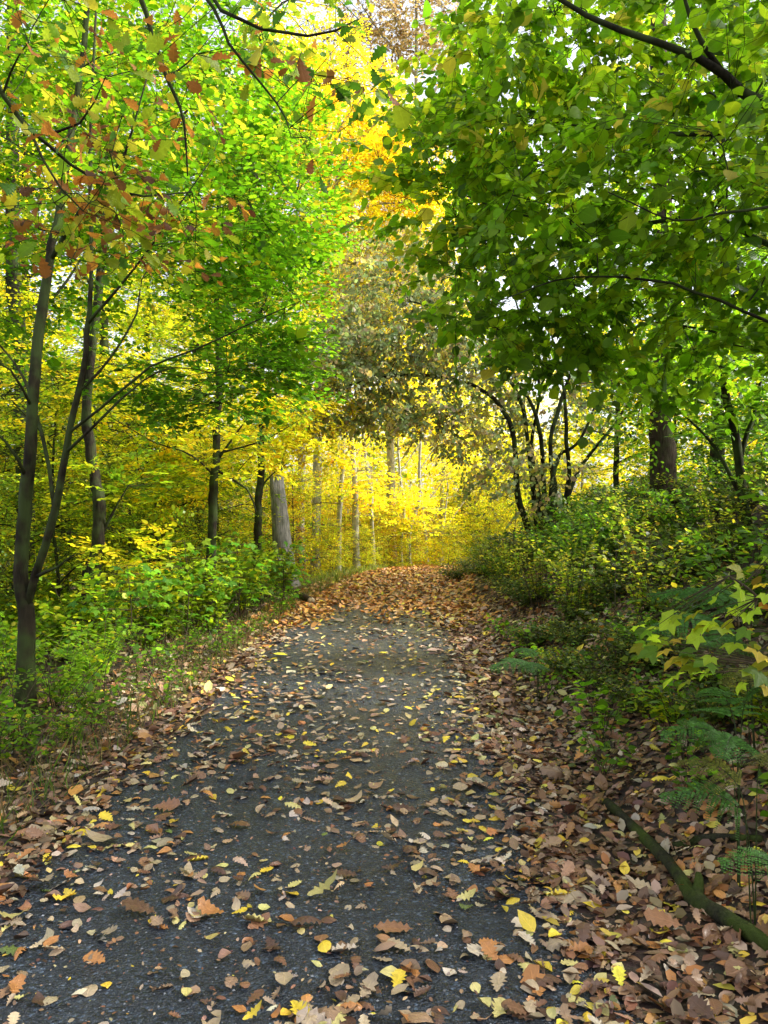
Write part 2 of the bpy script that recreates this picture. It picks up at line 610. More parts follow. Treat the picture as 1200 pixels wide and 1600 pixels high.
# ------------------------------------------------------------------ ground and path
gx = np.unique(np.concatenate([np.linspace(-6, 6, 121), np.linspace(-30, 30, 121), np.linspace(-160, 160, 41)]))
gy = np.unique(np.concatenate([np.linspace(-4, 26, 151), np.linspace(26, 70, 60), np.linspace(-80, 180, 40)]))
X, Y = np.meshgrid(gx, gy)
Z = ground(X, Y)
uu = np.abs(X - xc(Y))
Z = Z - 0.03 * (1 - sstep(1.0, 1.25, uu))                # shallow bed under the asphalt
V = np.stack([X, Y, Z], -1).reshape(-1, 3)
nx, ny = len(gx), len(gy)
ii = (np.arange(ny - 1)[:, None] * nx + np.arange(nx - 1)[None]).reshape(-1)
Q = np.stack([ii, ii + 1, ii + nx + 1, ii + nx], -1)
setp(link('ground', tri_mesh('ground', V, Q, M_GROUND)), kind='structure')

py_ = np.linspace(-4, 46, 420)
ps = np.linspace(-1, 1, 25)
edge = 1.3 + 0.05 * np.sin(py_ * 3.1) + 0.04 * np.sin(py_ * 7.7 + 1) + 0.03 * np.sin(py_ * 17.0)
edge2 = 1.3 + 0.05 * np.sin(py_ * 2.6 + 2) + 0.04 * np.sin(py_ * 8.9) + 0.03 * np.sin(py_ * 15.0 + 1)
PX = xc(py_)[:, None] + np.where(ps[None] < 0, edge[:, None], edge2[:, None]) * ps[None]
PY = np.repeat(py_[:, None], 25, 1)
PZ = zpath(PY) + 0.012 * (1 - ps[None] ** 2) + 0.004 - 0.03 * (np.abs(ps[None]) > 0.98)
V = np.stack([PX, PY, PZ], -1).reshape(-1, 3)
ii = (np.arange(419)[:, None] * 25 + np.arange(24)[None]).reshape(-1)
Q = np.stack([ii, ii + 1, ii + 26, ii + 25], -1)
pl_ = np.stack([np.repeat(ps[None], 420, 0), PY, PZ * 0], -1).reshape(-1, 3)
setp(link('path', tri_mesh('path', V, Q, M_ASPHALT, None, pl_)), kind='structure')


def surf(x, y):
    s = (x - xc(y)) / 1.3
    on = np.abs(s) < 0.97
    return np.where(on, zpath(y) + 0.016 - 0.012 * s * s, ground(x, y))


def surf_n(x, y):
    e = 0.05
    dx = (ground(x + e, y) - ground(x - e, y)) / (2 * e)
    dy = (ground(x, y + e) - ground(x, y - e)) / (2 * e)
    return norm(np.stack([-dx, -dy, np.ones_like(dx)], -1))


# ------------------------------------------------------------------ trees
def blob_points(blobs):
    C_, K = [], []
    for bi, (px, py, d, rx, ry, rd, n) in enumerate(blobs):
        c = P(px, py, d)
        u = norm(rng.normal(size=(n, 3))) * rng.random((n, 1)) ** (1 / 2.4)
        C_.append(c + u * np.array([rx / FPX * d, rd, ry / FPX * d]))
        K.append(np.full(n, bi))
    return np.vstack(C_), np.concatenate(K)


def sprays_to_leaves(C_, D, N, Ln, nl, size, ang, droop, njit, ajit, side_twigs=True, pos_jit=0.0, sizevar=0.22):
    """leaves set alternately along flat branchlets; returns per-leaf arrays and the branchlet segments"""
    segA, segB = [C_], [C_ + D * Ln[:, None] + np.array([0, 0, -1.0]) * (droop * 0.5 * Ln)[:, None]]
    sets = [(C_, D, N, Ln, nl, np.arange(len(C_)))]
    if side_twigs:
        B = norm(np.cross(N, D))
        for sg, t0 in ((1, 0.3), (-1, 0.5)):
            d2 = norm(D * 0.66 + B * sg * 0.75)
            c2 = C_ + D * (Ln * t0)[:, None] - UP * (droop * 0.5 * Ln * t0 * t0)[:, None]
            l2 = Ln * (0.72 - t0 * 0.3)
            sets.append((c2, d2, N, l2, max(3, int(nl * 0.6)), np.arange(len(C_))))
            segA.append(c2)
            segB.append(c2 + d2 * l2[:, None] - UP * (droop * 0.5 * l2)[:, None])
    pos, ax, nr, sz, idx = [], [], [], [], []
    for c, d, n_, l, k, ids in sets:
        B = norm(np.cross(n_, d))
        for j in range(k):
            t = (j + 0.6) / k
            sg = 1 if j % 2 else -1
            p = c + d * (l * t)[:, None] - UP * (droop * 0.5 * l * t * t)[:, None] + B * sg * 0.004
            if pos_jit:
                p = p + rng.normal(0, pos_jit, p.shape)
            a = d * math.cos(ang) + B * sg * math.sin(ang) + rng.normal(0, ajit, p.shape) - UP * droop
            if j == k - 1:
                a = d - UP * droop
            pos.append(p)
            ax.append(norm(a))
            nr.append(norm(n_ + rng.normal(0, njit, p.shape)))
            sz.append(size * (1 - 0.25 * t) * np.exp(rng.normal(0, sizevar, len(p))))
            idx.append(ids)
    return (np.vstack(pos), np.vstack(ax), np.vstack(nr), np.concatenate(sz), np.concatenate(idx),
            np.vstack(segA), np.vstack(segB))


def in_view(p, m=0):
    px = CXP + p[:, 0] / np.maximum(p[:, 1], .1) * FPX
    py = HYP - (p[:, 2] - CAMZ) / np.maximum(p[:, 1], .1) * FPX
    return (p[:, 1] > 0.3) & (px > m) & (px < 1200 - m) & (py > m) & (py < 1600 - m)


def leaf_parts(parent, mat, tm, pos, axis, nrm, size, col, n_col=14, name='leaf'):
    """single leaves as objects; meshes shared between leaves of like colour"""
    n = len(pos)
    order = np.argsort(col @ np.array([0.5, 0.4, 0.1]))
    groups = np.array_split(order, n_col)
    V0, T0, L0 = tm
    for g in groups:
        if len(g) == 0:
            continue
        c = col[g].mean(0)
        if len(g) > 2:
            c = col[g[len(g) // 2]]
        L = L0.copy()
        L[:, 2] = rng.random()
        me = tri_mesh(name, V0, T0, mat, np.repeat(c[None], len(V0), 0), L)
        for i in g:
            a = axis[i] / np.linalg.norm(axis[i])
            s = np.cross(a, nrm[i])
            s /= np.linalg.norm(s)
            nn = np.cross(s, a)
            o = bpy.data.objects.new(name, me)
            COL.objects.link(o)
            M = Matrix(((s[0], a[0], nn[0], pos[i][0]), (s[1], a[1], nn[1], pos[i][1]), (s[2], a[2], nn[2], pos[i][2]), (0, 0, 0, 1)))
            o.parent = parent
            o.matrix_parent_inverse = Matrix.Translation(parent.location).inverted()
            o.matrix_basis = M @ Matrix.Diagonal((size[i], size[i], size[i], 1))


def make_tree(name, label, cat, group, trunks, limbs, blobs, lf, bark, twig_mat=None, nsingle=0, sec_div=22, root_flare=True, crown=True):
    """trunks / limbs: (points, r0, r1); blobs: foliage masses; lf: leaf settings"""
    twig_mat = twig_mat or bark
    base = np.array(trunks[0][0][0], float)
    root = empty(name, base, label, cat, group)
    sk_p, sk_r = [], []
    for kind, items in (('trunk', trunks), ('branch', limbs)):
        for pts, r0, r1 in items:
            pts = np.array(pts, float)
            if kind == 'branch' and sk_p:
                al = np.vstack(sk_p)
                q = al[np.argmin(np.linalg.norm(al - pts[0], axis=1))]
                if np.linalg.norm(q - pts[0]) < 0.6 + 6 * r0:
                    pts[0] = q
            ln = np.linalg.norm(np.diff(pts, axis=0), axis=1).sum()
            n = max(5, int(ln / (0.16 if r0 < 0.12 else 0.3)))
            n = min(n, 60)
            sp = spline(pts, n)
            wig = np.cumsum(rng.normal(0, 0.006 + 0.05 * r0, sp.shape), 0)
            wig = wig - np.linspace(0, 1, n)[:, None] * wig[-1]
            sp = sp + wig * np.sin(np.linspace(0, math.pi, n))[:, None]
            t = np.linspace(0, 1, n)
            r = r0 + (r1 - r0) * t ** 0.85
            if kind == 'trunk' and root_flare:
                h = np.abs(sp[:, 2] - sp[0, 2])
                r = r * (1 + 0.7 * np.exp(-h / (2.2 * r0 + 0.05)))
                sp[0] -= np.array([0, 0, 0.12])
            tb = Tubes()
            tb.add(sp, r, 12 if r0 > 0.06 else 7, 0.10 if r0 > 0.03 else 0.05)
            tb.obj(kind, bark, root)
            sk_p.append(sp)
            sk_r.append(r)
    sk_p, sk_r = np.vstack(sk_p), np.concatenate(sk_r)
    if not blobs or not crown:
        return root
    C_, K = blob_points(blobs)
    zmin = lf.get('zmin')
    S = len(C_)
    # secondary branches towards evenly taken spray centres
    tw = Tubes()
    nsec = max(4, S // sec_div)
    ends = C_[rng.choice(S, nsec, replace=False)]
    d0 = np.min(np.linalg.norm(ends[:, None] - sk_p[None], axis=-1), axis=1)
    for e in ends[np.argsort(d0)]:
        dd = np.linalg.norm(sk_p - e, axis=1) + 0.7 * np.maximum(0, sk_p[:, 2] - e[2] + 0.1)
        k = int(np.argmin(dd))
        a, ra = sk_p[k], sk_r[k]
        ln = np.linalg.norm(e - a)
        if ln < 0.15:
            continue
        mid = (a + e) / 2 + UP * ln * lf.get('arch', 0.10) + rng.normal(0, 0.07 * ln, 3)
        n = max(4, int(ln / 0.22))
        n = min(n, 14)
        sp = spline([a, mid, e], n)
        sp[1:-1] += rng.normal(0, 0.02 * min(ln, 1.5), (n - 2, 3))
        r0 = min(ra * 0.65, 0.004 + 0.0075 * ln)
        r = r0 + (0.0025 - r0) * np.linspace(0, 1, n)
        r = np.maximum(r, 0.0022) * lf.get('twig_r', 1.0)
        tw.add(sp, r, 5, 0, cap=False)
        sk_p = np.vstack([sk_p, sp[1:]])
        sk_r = np.concatenate([sk_r, r[1:]])
    kd = kdtree.KDTree(len(sk_p))
    for i, p in enumerate(sk_p):
        kd.insert(p, i)
    kd.balance()
    near = np.array([sk_p[kd.find(c)[1]] for c in C_])
    dv = C_ - near
    dist = np.linalg.norm(dv, axis=1)
    far = dist > 0.08
    tr_ = lf.get('twig_r', 1.0)
    tw.segs(near[far], C_[far], np.minimum(0.0035, 0.0018 + 0.0012 * dist[far]) * tr_, 0.0016 * tr_)
    D = norm(dv + 1e-4) * np.array([1, 1, 0.45]) + rng.normal(0, 0.45, dv.shape) * np.array([1, 1, 0.3])
    D = norm(D + np.array(lf.get('bias', (0, 0, 0))))
    N = norm(UP + rng.normal(0, lf.get('tilt', 0.2), D.shape))
    N = norm(N - D * np.sum(N * D, 1, keepdims=True))
    Ln = lf['spray'] * np.exp(rng.normal(0, 0.2, S))
    pos, ax, nr, sz, idx, sA, sB = sprays_to_leaves(C_, D, N, Ln, lf['n'], lf['size'], lf.get('ang', 0.95), lf.get('droop', 0.1),
                                                    lf.get('njit', 0.25), lf.get('ajit', 0.15), lf.get('side', True), lf.get('pj', 0.0), lf.get('sizevar', .22))
    if lf.get('show_twigs', True):
        tw.segs(sA, sB, 0.0017 * tr_, 0.0009 * tr_)
    clump = rng.random(S)
    if 'bands' in lf:                       # each foliage mass may prefer a stretch of the palette
        lo = np.array([b[0] for b in lf['bands']])[K]
        hi = np.array([b[1] for b in lf['bands']])[K]
        clump = lo + (hi - lo) * clump
    col = palette(lf['pal'], len(pos), lf.get('cj', 0.2), clump[idx])
    t = tw.obj('twigs', twig_mat, root)
    if t:
        t['kind'] = 'stuff'
    keep = rng.random(len(pos)) > lf.get('drop', 0.08)
    if nsingle:
        app = sz / np.linalg.norm(pos - np.array([0, 0, CAMZ]), axis=1)
        app = np.where(in_view(pos, 5) & keep, app, 0)
        pick = np.argsort(-app)[:nsingle]
        keep[pick] = False
        leaf_parts(root, lf['mat'], lf['tm'], pos[pick], ax[pick], nr[pick], sz[pick], col[pick])
    cr = Leaves()
    cr.add(lf['tm'], pos[keep], ax[keep], nr[keep], sz[keep], col[keep], wid=np.exp(rng.normal(0, 0.12, keep.sum())))
    cr.obj('crown', lf['mat'], root)
    return root


def copy_tree(o, loc, rz, sc, label=None, group=None):
    c = o.copy()
    COL.objects.link(c)
    c.location = [float(v) for v in loc]
    c.rotation_euler = (0, 0, rz)
    c.scale = (sc, sc, sc)
    if label:
        c['label'] = label
    if group:
        c['group'] = group
    for ch in o.children:
        k = ch.copy()
        COL.objects.link(k)
        k.parent = c
    return c


# palettes run from dark/green to light/yellow so that clumps can take a stretch of them
PAL_BEECH_GREEN = [(2, (0.06, 0.14, 0.008)), (4, (0.10, 0.25, 0.008)), (4, (0.16, 0.35, 0.010)), (3, (0.26, 0.44, 0.012)), (1.2, (0.44, 0.50, 0.02)), (0.6, (0.66, 0.55, 0.03))]
PAL_HAZEL = [(2, (0.085, 0.17, 0.010)), (4, (0.15, 0.295, 0.010)), (4, (0.215, 0.385, 0.012)), (3, (0.33, 0.47, 0.016)), (1.8, (0.49, 0.53, 0.025)), (0.8, (0.62, 0.54, 0.07))]
PAL_OAK = [(1.4, (0.07, 0.19, 0.015)), (2.4, (0.15, 0.30, 0.02)), (3, (0.30, 0.40, 0.025)), (2.2, (0.50, 0.44, 0.04)), (2.4, (0.40, 0.18, 0.03)), (2.4, (0.28, 0.105, 0.025)), (1.6, (0.13, 0.055, 0.025))]
PAL_OLIVE = [(2, (0.17, 0.20, 0.10)), (3, (0.24, 0.30, 0.13)), (3, (0.31, 0.39, 0.15)), (2, (0.38, 0.30, 0.17)), (2, (0.52, 0.41, 0.16)), (2, (0.70, 0.60, 0.10))]
PAL_YELLOW = [(1, (0.34, 0.46, 0.012)), (2, (0.58, 0.62, 0.016)), (4, (0.80, 0.72, 0.024)), (4, (0.86, 0.70, 0.03)), (1.6, (0.84, 0.56, 0.03)), (0.5, (0.70, 0.36, 0.03))]
PAL_YGREEN = [(2, (0.11, 0.20, 0.012)), (3, (0.24, 0.36, 0.014)), (3, (0.46, 0.52, 0.016)), (3, (0.68, 0.61, 0.02)), (1.3, (0.76, 0.54, 0.02))]
PAL_ORANGE = [(2, (0.50, 0.42, 0.02)), (3, (0.70, 0.46, 0.02)), (3, (0.70, 0.34, 0.02)), (2, (0.58, 0.23, 0.02))]
PAL_GREEN = [(2, (0.05, 0.11, 0.012)), (4, (0.09, 0.20, 0.012)), (4, (0.15, 0.29, 0.014)), (3, (0.25, 0.40, 0.016)), (1.2, (0.46, 0.48, 0.02))]
PAL_BRAMBLE = [(3, (0.032, 0.056, 0.010)), (4, (0.06, 0.10, 0.014)), (3, (0.10, 0.16, 0.018)), (2, (0.20, 0.25, 0.03)), (1.4, (0.46, 0.43, 0.04)), (0.7, (0.40, 0.24, 0.04))]
PAL_BROWN = [(2, (0.26, 0.18, 0.09)), (3, (0.40, 0.29, 0.15)), (2, (0.52, 0.39, 0.19))]

LF_BEECH = dict(tm=T_LITE, mat=M_LEAF, size=0.066, n=10, spray=0.38, ang=0.95, droop=0.12, njit=0.30, tilt=0.18, sizevar=.3, pal=PAL_BEECH_GREEN, cj=0.2)
LF_HAZEL = dict(tm=T_RND, mat=M_LEAF_NEAR, size=0.059, n=9, sizevar=.34, spray=0.36, ang=0.9, droop=0.55, njit=0.45, tilt=0.4, pal=PAL_HAZEL, cj=0.2, side=True)
LF_OAK = dict(tm=T_OAKW, mat=M_LEAF_NEAR, size=0.062, n=6, spray=0.17, sizevar=.35, ang=0.8, droop=0.45, njit=0.7, tilt=0.5, ajit=0.4, pal=PAL_OAK, cj=0.2, side=False)
LF_OLIVE = dict(tm=T_LITE_R, mat=M_LEAF, size=0.092, n=7, spray=0.4, ang=0.8, droop=0.8, njit=0.5, tilt=0.4, pal=PAL_OLIVE, cj=0.22)
LF_FAR = dict(tm=T_LITE, mat=M_LEAF_FAR, size=0.125, n=8, spray=0.6, ang=0.95, droop=0.15, njit=0.35, tilt=0.25, pal=PAL_YELLOW, cj=0.2, show_twigs=False, twig_r=2.0)


def lf(base, **k):
    d = dict(base)
    d.update(k)
    return d


def gz(x, y, dz=0.0):
    return np.array([x, y, float(ground(x, y)) + dz])


# --- young beech with two dark stems on the left verge
b0 = gpt(38, 1118)
d0 = b0[1]
make_tree('beech_tree', 'young green beech with two dark stems rising from the left verge', 'tree', None,
          [([b0, P(42, 980, d0), P(38, 860, d0), P(52, 720, d0), P(62, 560, d0 + .1), P(80, 400, d0 + .2), P(100, 290, d0 + .3), P(130, 90, d0 + .5), P(150, -200, d0 + .6)], 0.072, 0.02)],
          [([P(45, 960, d0 - .02), P(72, 830, d0 - .1), P(100, 690, d0 - .15), P(122, 540, d0 - .2), P(134, 430, d0 - .2), P(138, 250, d0 - .1), P(150, 20, d0)], 0.038, 0.010),
           ([P(102, 680, d0 - .15), P(150, 645, d0 - .3), P(215, 590, d0 - .5), P(300, 545, d0 - .7), P(400, 500, d0 - 0.6), P(470, 470, d0 - .4)], 0.014, 0.003),
           ([P(95, 705, d0 - .15), P(140, 670, d0 - .35), P(200, 610, d0 - .2), P(270, 575, d0 + .3), P(370, 590, d0 + .8)], 0.015, 0.003),
           ([P(124, 510, d0 - .2), P(165, 470, d0 - .3), P(200, 430, d0 - .5), P(260, 350, d0 - .8), P(330, 250, d0 - .9)], 0.016, 0.003),
           ([P(118, 610, d0 - .2), P(170, 570, d0 - .1), P(210, 505, d0), P(225, 430, d0 + .2), P(300, 330, d0 + .5)], 0.014, 0.003),
           ([P(85, 790, d0 - .1), P(60, 650, d0 + .3), P(20, 560, d0 + .6), P(-60, 480, d0 + .9)], 0.02, 0.006),
           ([P(45, 760, d0), P(10, 690, d0 - .2), P(-50, 640, d0 - .4)], 0.018, 0.005),
           ([P(58, 640, d0), P(20, 580, d0 - .2), P(-40, 550, d0 - .3)], 0.014, 0.004),
           ([P(60, 900, d0 - .05), P(90, 885, d0 - .2), P(118, 865, d0 - .3)], 0.018, 0.004),
           ([P(85, 400, d0 + .2), P(120, 330, d0), P(190, 240, d0 - .3), P(230, 120, d0 - .4)], 0.022, 0.005)],
          [(370, 450, 7.0, 130, 90, 1.7, 170), (410, 380, 7.6, 110, 110, 1.7, 190), (420, 560, 6.8, 85, 60, 1.2, 130),
           (310, 290, 7.2, 190, 150, 1.9, 260), (150, 180, 7.6, 210, 160, 1.7, 270), (50, 50, 8.2, 200, 150, 1.6, 220),
           (250, 70, 7.8, 190, 140, 1.6, 230), (40, 490, 8.0, 120, 60, 0.9, 50), (290, 600, 7.2, 150, 28, 1.1, 70),
           (20, 330, 8.0, 120, 130, 1.3, 120), (-80, 200, 7.5, 120, 300, 1.2, 60), (310, 640, 7.6, 110, 25, 0.9, 50),
           (440, 270, 7.8, 80, 120, 1.4, 150), (390, 150, 8.0, 110, 120, 1.4, 150), (170, 400, 8.0, 140, 80, 1.0, 60)],
          lf(LF_BEECH, bands=[(0.2, 0.8), (0.25, 0.85), (0.15, 0.7), (0.25, 0.9), (0.3, 0.9), (0.3, 0.95), (0.3, 0.9), (0.1, 0.7), (0, 0.35), (0.3, 0.95), (0.2, 0.9), (0, 0.35), (0.3, 0.9), (0.4, 1), (0.2, 0.9)]),
          M_BARK_BEECH, M_BARK_DARK, nsingle=300)

# --- oak whose boughs hang into the top left corner, near the camera
ob = gz(-3.0, 2.4)
make_tree('oak_tree', 'oak with orange and yellow lobed leaves hanging into the upper left', 'tree', None,
          [([ob, P(-820, 500, 2.6), P(-780, 0, 2.7), P(-700, -500, 3.0)], 0.2, 0.12)],
          [([P(-800, 200, 2.65), P(-300, 60, 2.9), P(-40, 80, 3.2), P(30, 170, 3.3), P(100, 240, 3.4), P(200, 300, 3.5), P(300, 300, 3.6)], 0.018, 0.003),
           ([P(-720, -420, 3.0), P(-200, -380, 3.1), P(150, -140, 3.2), P(215, 0, 3.3), P(250, 110, 3.35), P(285, 190, 3.4), P(293, 275, 3.4)], 0.024, 0.003),
           ([P(-200, -380, 3.1), P(150, -220, 3.0), P(325, 0, 3.0), P(370, 80, 3.0), P(440, 170, 3.1), P(455, 215, 3.1)], 0.012, 0.002),
           ([P(30, 170, 3.3), P(60, 220, 3.3), P(90, 280, 3.2), P(130, 330, 3.2)], 0.009, 0.003),
           ([P(150, -140, 3.2), P(300, -60, 3.1), P(345, 20, 3.0), P(480, 60, 3.0), P(560, 30, 3.0)], 0.014, 0.003),
           ([P(60, 190, 3.3), P(130, 195, 3.2), P(165, 120, 3.1)], 0.008, 0.002)],
          [(60, 160, 3.3, 110, 110, 0.45, 20), (100, 290, 3.4, 140, 80, 0.5, 48), (240, 320, 3.6, 110, 80, 0.45, 30), (140, 380, 3.5, 110, 50, 0.4, 22),
           (490, 100, 3.1, 110, 110, 0.4, 24), (380, 50, 3.2, 130, 70, 0.4, 20), (100, 60, 3.4, 150, 60, 0.4, 18), (270, 190, 3.5, 80, 90, 0.35, 11),
           (-150, 150, 3.2, 120, 150, 0.4, 16), (450, -120, 3.1, 250, 80, 0.4, 16)],
          lf(LF_OAK, bands=[(0.3, 0.95), (0.3, 0.98), (0.3, 0.98), (0.3, 0.98), (0.0, 0.35), (0, 0.45), (0.15, 0.8), (0.1, 0.8), (0.2, 0.9), (0, 0.4)]),
          M_BARK_DARK, nsingle=300, sec_div=4)

# --- hazel reaching over from the right
hb = gz(3.4, 4.3)
make_tree('hazel_tree', 'large green hazel with round leaves overhanging the path from the right', 'tree', None,
          [([hb, P(1500, 500, 4.4), P(1380, 300, 4.4), P(1250, 190, 4.3), P(1160, 145, 4.2)], 0.085, 0.028),
           ([hb + np.array([.25, .3, 0]), P(1580, 500, 4.9), P(1560, 100, 5.2), P(1500, -300, 5.5)], 0.08, 0.03),
           ([hb + np.array([-.05, .3, 0]), P(1400, 620, 4.8), P(1260, 430, 5.0), P(1100, 330, 5.2), P(950, 280, 5.4)], 0.04, 0.008)],
          [([P(1160, 145, 4.2), P(1115, 105, 4.15), P(1040, 72, 4.1), P(960, 40, 4.1), P(890, 8, 4.1), P(820, -40, 4.1)], 0.028, 0.010),
           ([P(1115, 105, 4.15), P(1090, 60, 4.1), P(1068, 0, 4.0), P(1050, -90, 4.0)], 0.018, 0.006),
           ([P(1500, 400, 4.4), P(1300, 330, 4.1), P(1150, 330, 3.9), P(1060, 345, 3.8), P(950, 300, 3.7)], 0.013, 0.003),
           ([P(1400, 620, 4.8), P(1200, 500, 4.6), P(1050, 440, 4.4), P(900, 430, 4.3), P(780, 470, 4.2)], 0.014, 0.003),
           ([P(1100, 330, 5.2), P(950, 350, 5.4), P(800, 330, 5.6), P(690, 290, 5.8)], 0.018, 0.004),
           ([P(1250, 190, 4.3), P(1100, 210, 4.6), P(940, 200, 5.0), P(800, 180, 5.3)], 0.02, 0.004),
           ([P(1400, 620, 4.8), P(1250, 580, 5.3), P(1120, 520, 5.8), P(1000, 500, 6.0)], 0.022, 0.005)],
          [(1000, 110, 5.2, 270, 180, 1.5, 150), (850, 240, 5.6, 210, 170, 1.4, 145), (980, 340, 5.2, 260, 160, 1.5, 120),
           (850, 430, 5.0, 170, 120, 1.1, 80), (1120, 420, 5.0, 180, 140, 1.3, 95), (1120, 200, 4.3, 150, 200, 0.9, 70),
           (680, 270, 5.9, 110, 120, 0.9, 60), (790, 120, 5.6, 110, 110, 0.9, 54), (790, 510, 5.3, 120, 75, 0.9, 42), (1150, 540, 5.8, 140, 80, 1.1, 62),
           (1330, 250, 4.6, 150, 350, 0.9, 50), (1000, -150, 4.8, 300, 130, 0.9, 30), (1080, 560, 6.2, 90, 50, .8, 26), (900, 545, 5.6, 90, 40, .7, 28),
           (900, 10, 5.6, 240, 90, 1.2, 65), (735, 60, 6.0, 60, 70, .7, 13), (755, 210, 6.0, 110, 110, .9, 50), (740, 370, 5.9, 80, 80, .9, 44), (1130, 60, 5.6, 150, 100, 1.0, 50)],
          lf(LF_HAZEL, bands=[(0.1, 0.9), (0.1, 0.8), (0.0, 0.7), (0.0, 0.6), (0, 0.7), (0.2, 0.75), (0.3, 0.9), (0.3, 0.9), (0, 0.6), (0, 0.6), (0, 0.8), (0.2, 0.9), (0, .6), (0, .6), (.3, .9), (.3, .9), (.3, .9), (.1, .8), (.2, .8)]),
          M_BARK_DARK, nsingle=300, sec_div=12)

# --- many-stemmed hazel on the bank that arches over the path
mb = gpt(845, 868)
md = mb[1]
print('multi-stem base', mb)
mt = []
for dx, tops in ((0, [(835, 780), (815, 640), (770, 560), (700, 490), (640, 470)]), (8, [(850, 760), (835, 650), (800, 580), (760, 430)]),
                 (14, [(868, 770), (862, 700), (880, 620), (905, 560), (940, 500)]), (20, [(885, 770), (886, 680), (880, 600), (850, 480)]),
                 (-8, [(812, 780), (805, 680), (770, 620), (690, 590), (590, 592), (520, 610)]), (12, [(860, 780), (870, 720), (905, 690), (935, 620)]),
                 (5, [(842, 790), (830, 690), (840, 600), (800, 450)]), (24, [(900, 740), (960, 660), (1000, 600)])):
    o = np.array([dx * 0.011, rng.uniform(-.2, .2), 0])
    mt.append(([mb + o] + [P(a, b, md + rng.uniform(-.3, .3) - i * 0.15) for i, (a, b) in enumerate(tops)], rng.uniform(0.05, 0.085), 0.016))
make_tree('hazel_tree', 'many stemmed dark hazel on the right bank arching over the path', 'tree', None,
          mt, [],
          [(640, 490, md - .6, 150, 90, 1.6, 360), (540, 560, md - .8, 110, 70, 1.3, 300), (730, 550, md - .3, 120, 85, 1.3, 190), (590, 635, md - .5, 150, 42, 1.1, 190),
           (600, 410, md + .8, 140, 65, 1.5, 250), (830, 560, md, 120, 90, 1.2, 70), (770, 690, md - .2, 80, 80, 0.9, 90), (900, 620, md + .4, 90, 90, 1.0, 55),
           (700, 655, md - .6, 90, 50, .8, 80), (850, 750, md - .8, 100, 70, .7, 45)],
          lf(LF_OLIVE, bands=[(0, 0.9), (0, 0.75), (0, 0.8), (0.1, 0.95), (0.3, 1), (0, 0.7), (0.2, 1), (0, 0.7), (0.2, 1), (0, .8)], bias=(-0.2, 0, -0.3), twig_r=1.3), M_BARK_DARK)

# --- single trunks on both sides
def simple_tree(name, label, base_px, d, line, r0, r1, blobs, lfx, bark, group=None, extra=(), base_z=None, **kw):
    b = P(base_px[0], base_px[1], d)
    b[2] = float(ground(b[0], b[1])) if base_z is None else base_z
    return make_tree(name, label, 'tree', group, [([b] + [P(x, y, d + dd) for x, y, dd in line], r0, r1)], [([P(x, y, d + dd) for x, y, dd in pts], a, c) for pts, a, c in extra], blobs, lfx, bark, **kw)


LF_YEL = lf(LF_FAR, size=0.085, spray=0.45, n=9, mat=M_LEAF, pal=PAL_YGREEN)
simple_tree('conifer_tree', 'thick brown straight trunk standing on the right bank', (1036, 800), 12.0,
            [(1035, 700, 0), (1036, 560, 0), (1035, 350, 0), (1030, 0, 0), (1030, -500, 0)], 0.19, 0.12,
            [(1030, -200, 12, 150, 200, 1.5, 120), (1000, 640, 11.6, 70, 60, 0.6, 40)], lf(LF_YEL, pal=PAL_GREEN), M_BARK_BROWN,
            extra=[([(1035, 560, 0), (980, 590, -.6), (900, 600, -1.0)], 0.03, 0.008), ([(1036, 480, 0), (1090, 450, -.4), (1150, 440, -1.0)], 0.03, 0.008), ([(1030, -100, 0), (900, -200, 0.5)], 0.05, 0.02)])
simple_tree('young_tree', 'slim dark trunk leaning left at the right edge above the fern bank', (1168, 790), 8.5,
            [(1150, 700, 0), (1130, 620, 0), (1115, 540, .1), (1105, 450, .2), (1090, 300, .3)], 0.06, 0.025,
            [(1100, 560, 8.3, 120, 60, 0.8, 90), (1160, 640, 8.6, 90, 60, 0.8, 55), (1080, 400, 8.8, 120, 90, 1.0, 80)],
            lf(LF_BEECH, pal=PAL_GREEN, size=0.085, bands=[(0, .8)] * 3), M_BARK_DARK,
            extra=[([(1150, 720, 0), (1175, 640, .1), (1200, 560, .2)], 0.035, 0.012), ([(1165, 790, 0), (1110, 690, .3), (1060, 640, .5)], 0.03, 0.01)])
simple_tree('young_tree', 'dark slender trunk with a forked twig between green saplings and left beech', (330, 930), 11.0,
            [(328, 880, 0), (333, 780, 0), (340, 690, 0), (343, 600, 0), (338, 420, .2), (350, 200, .4)], 0.085, 0.03,
            [(340, 690, 11.2, 120, 60, 1.0, 110), (250, 740, 11.6, 110, 60, 1.0, 110), (330, 480, 11.6, 150, 120, 1.3, 140), (430, 640, 11.4, 70, 50, 0.8, 70)],
            lf(LF_BEECH, pal=PAL_YGREEN, size=0.08, bands=[(.4, 1), (.4, 1), (.2, .9), (.5, 1)]), M_BARK_DARK,
            extra=[([(340, 740, 0), (300, 712, -.2), (240, 690, -.3), (170, 650, -.4)], 0.018, 0.005), ([(342, 720, 0), (380, 660, -.1), (430, 600, -.2)], 0.02, 0.005),
                   ([(342, 735, 0), (385, 765, .1), (400, 800, .1)], 0.022, 0.012), ([(340, 705, 0), (410, 690, .2), (470, 655, .3)], 0.018, 0.005)])
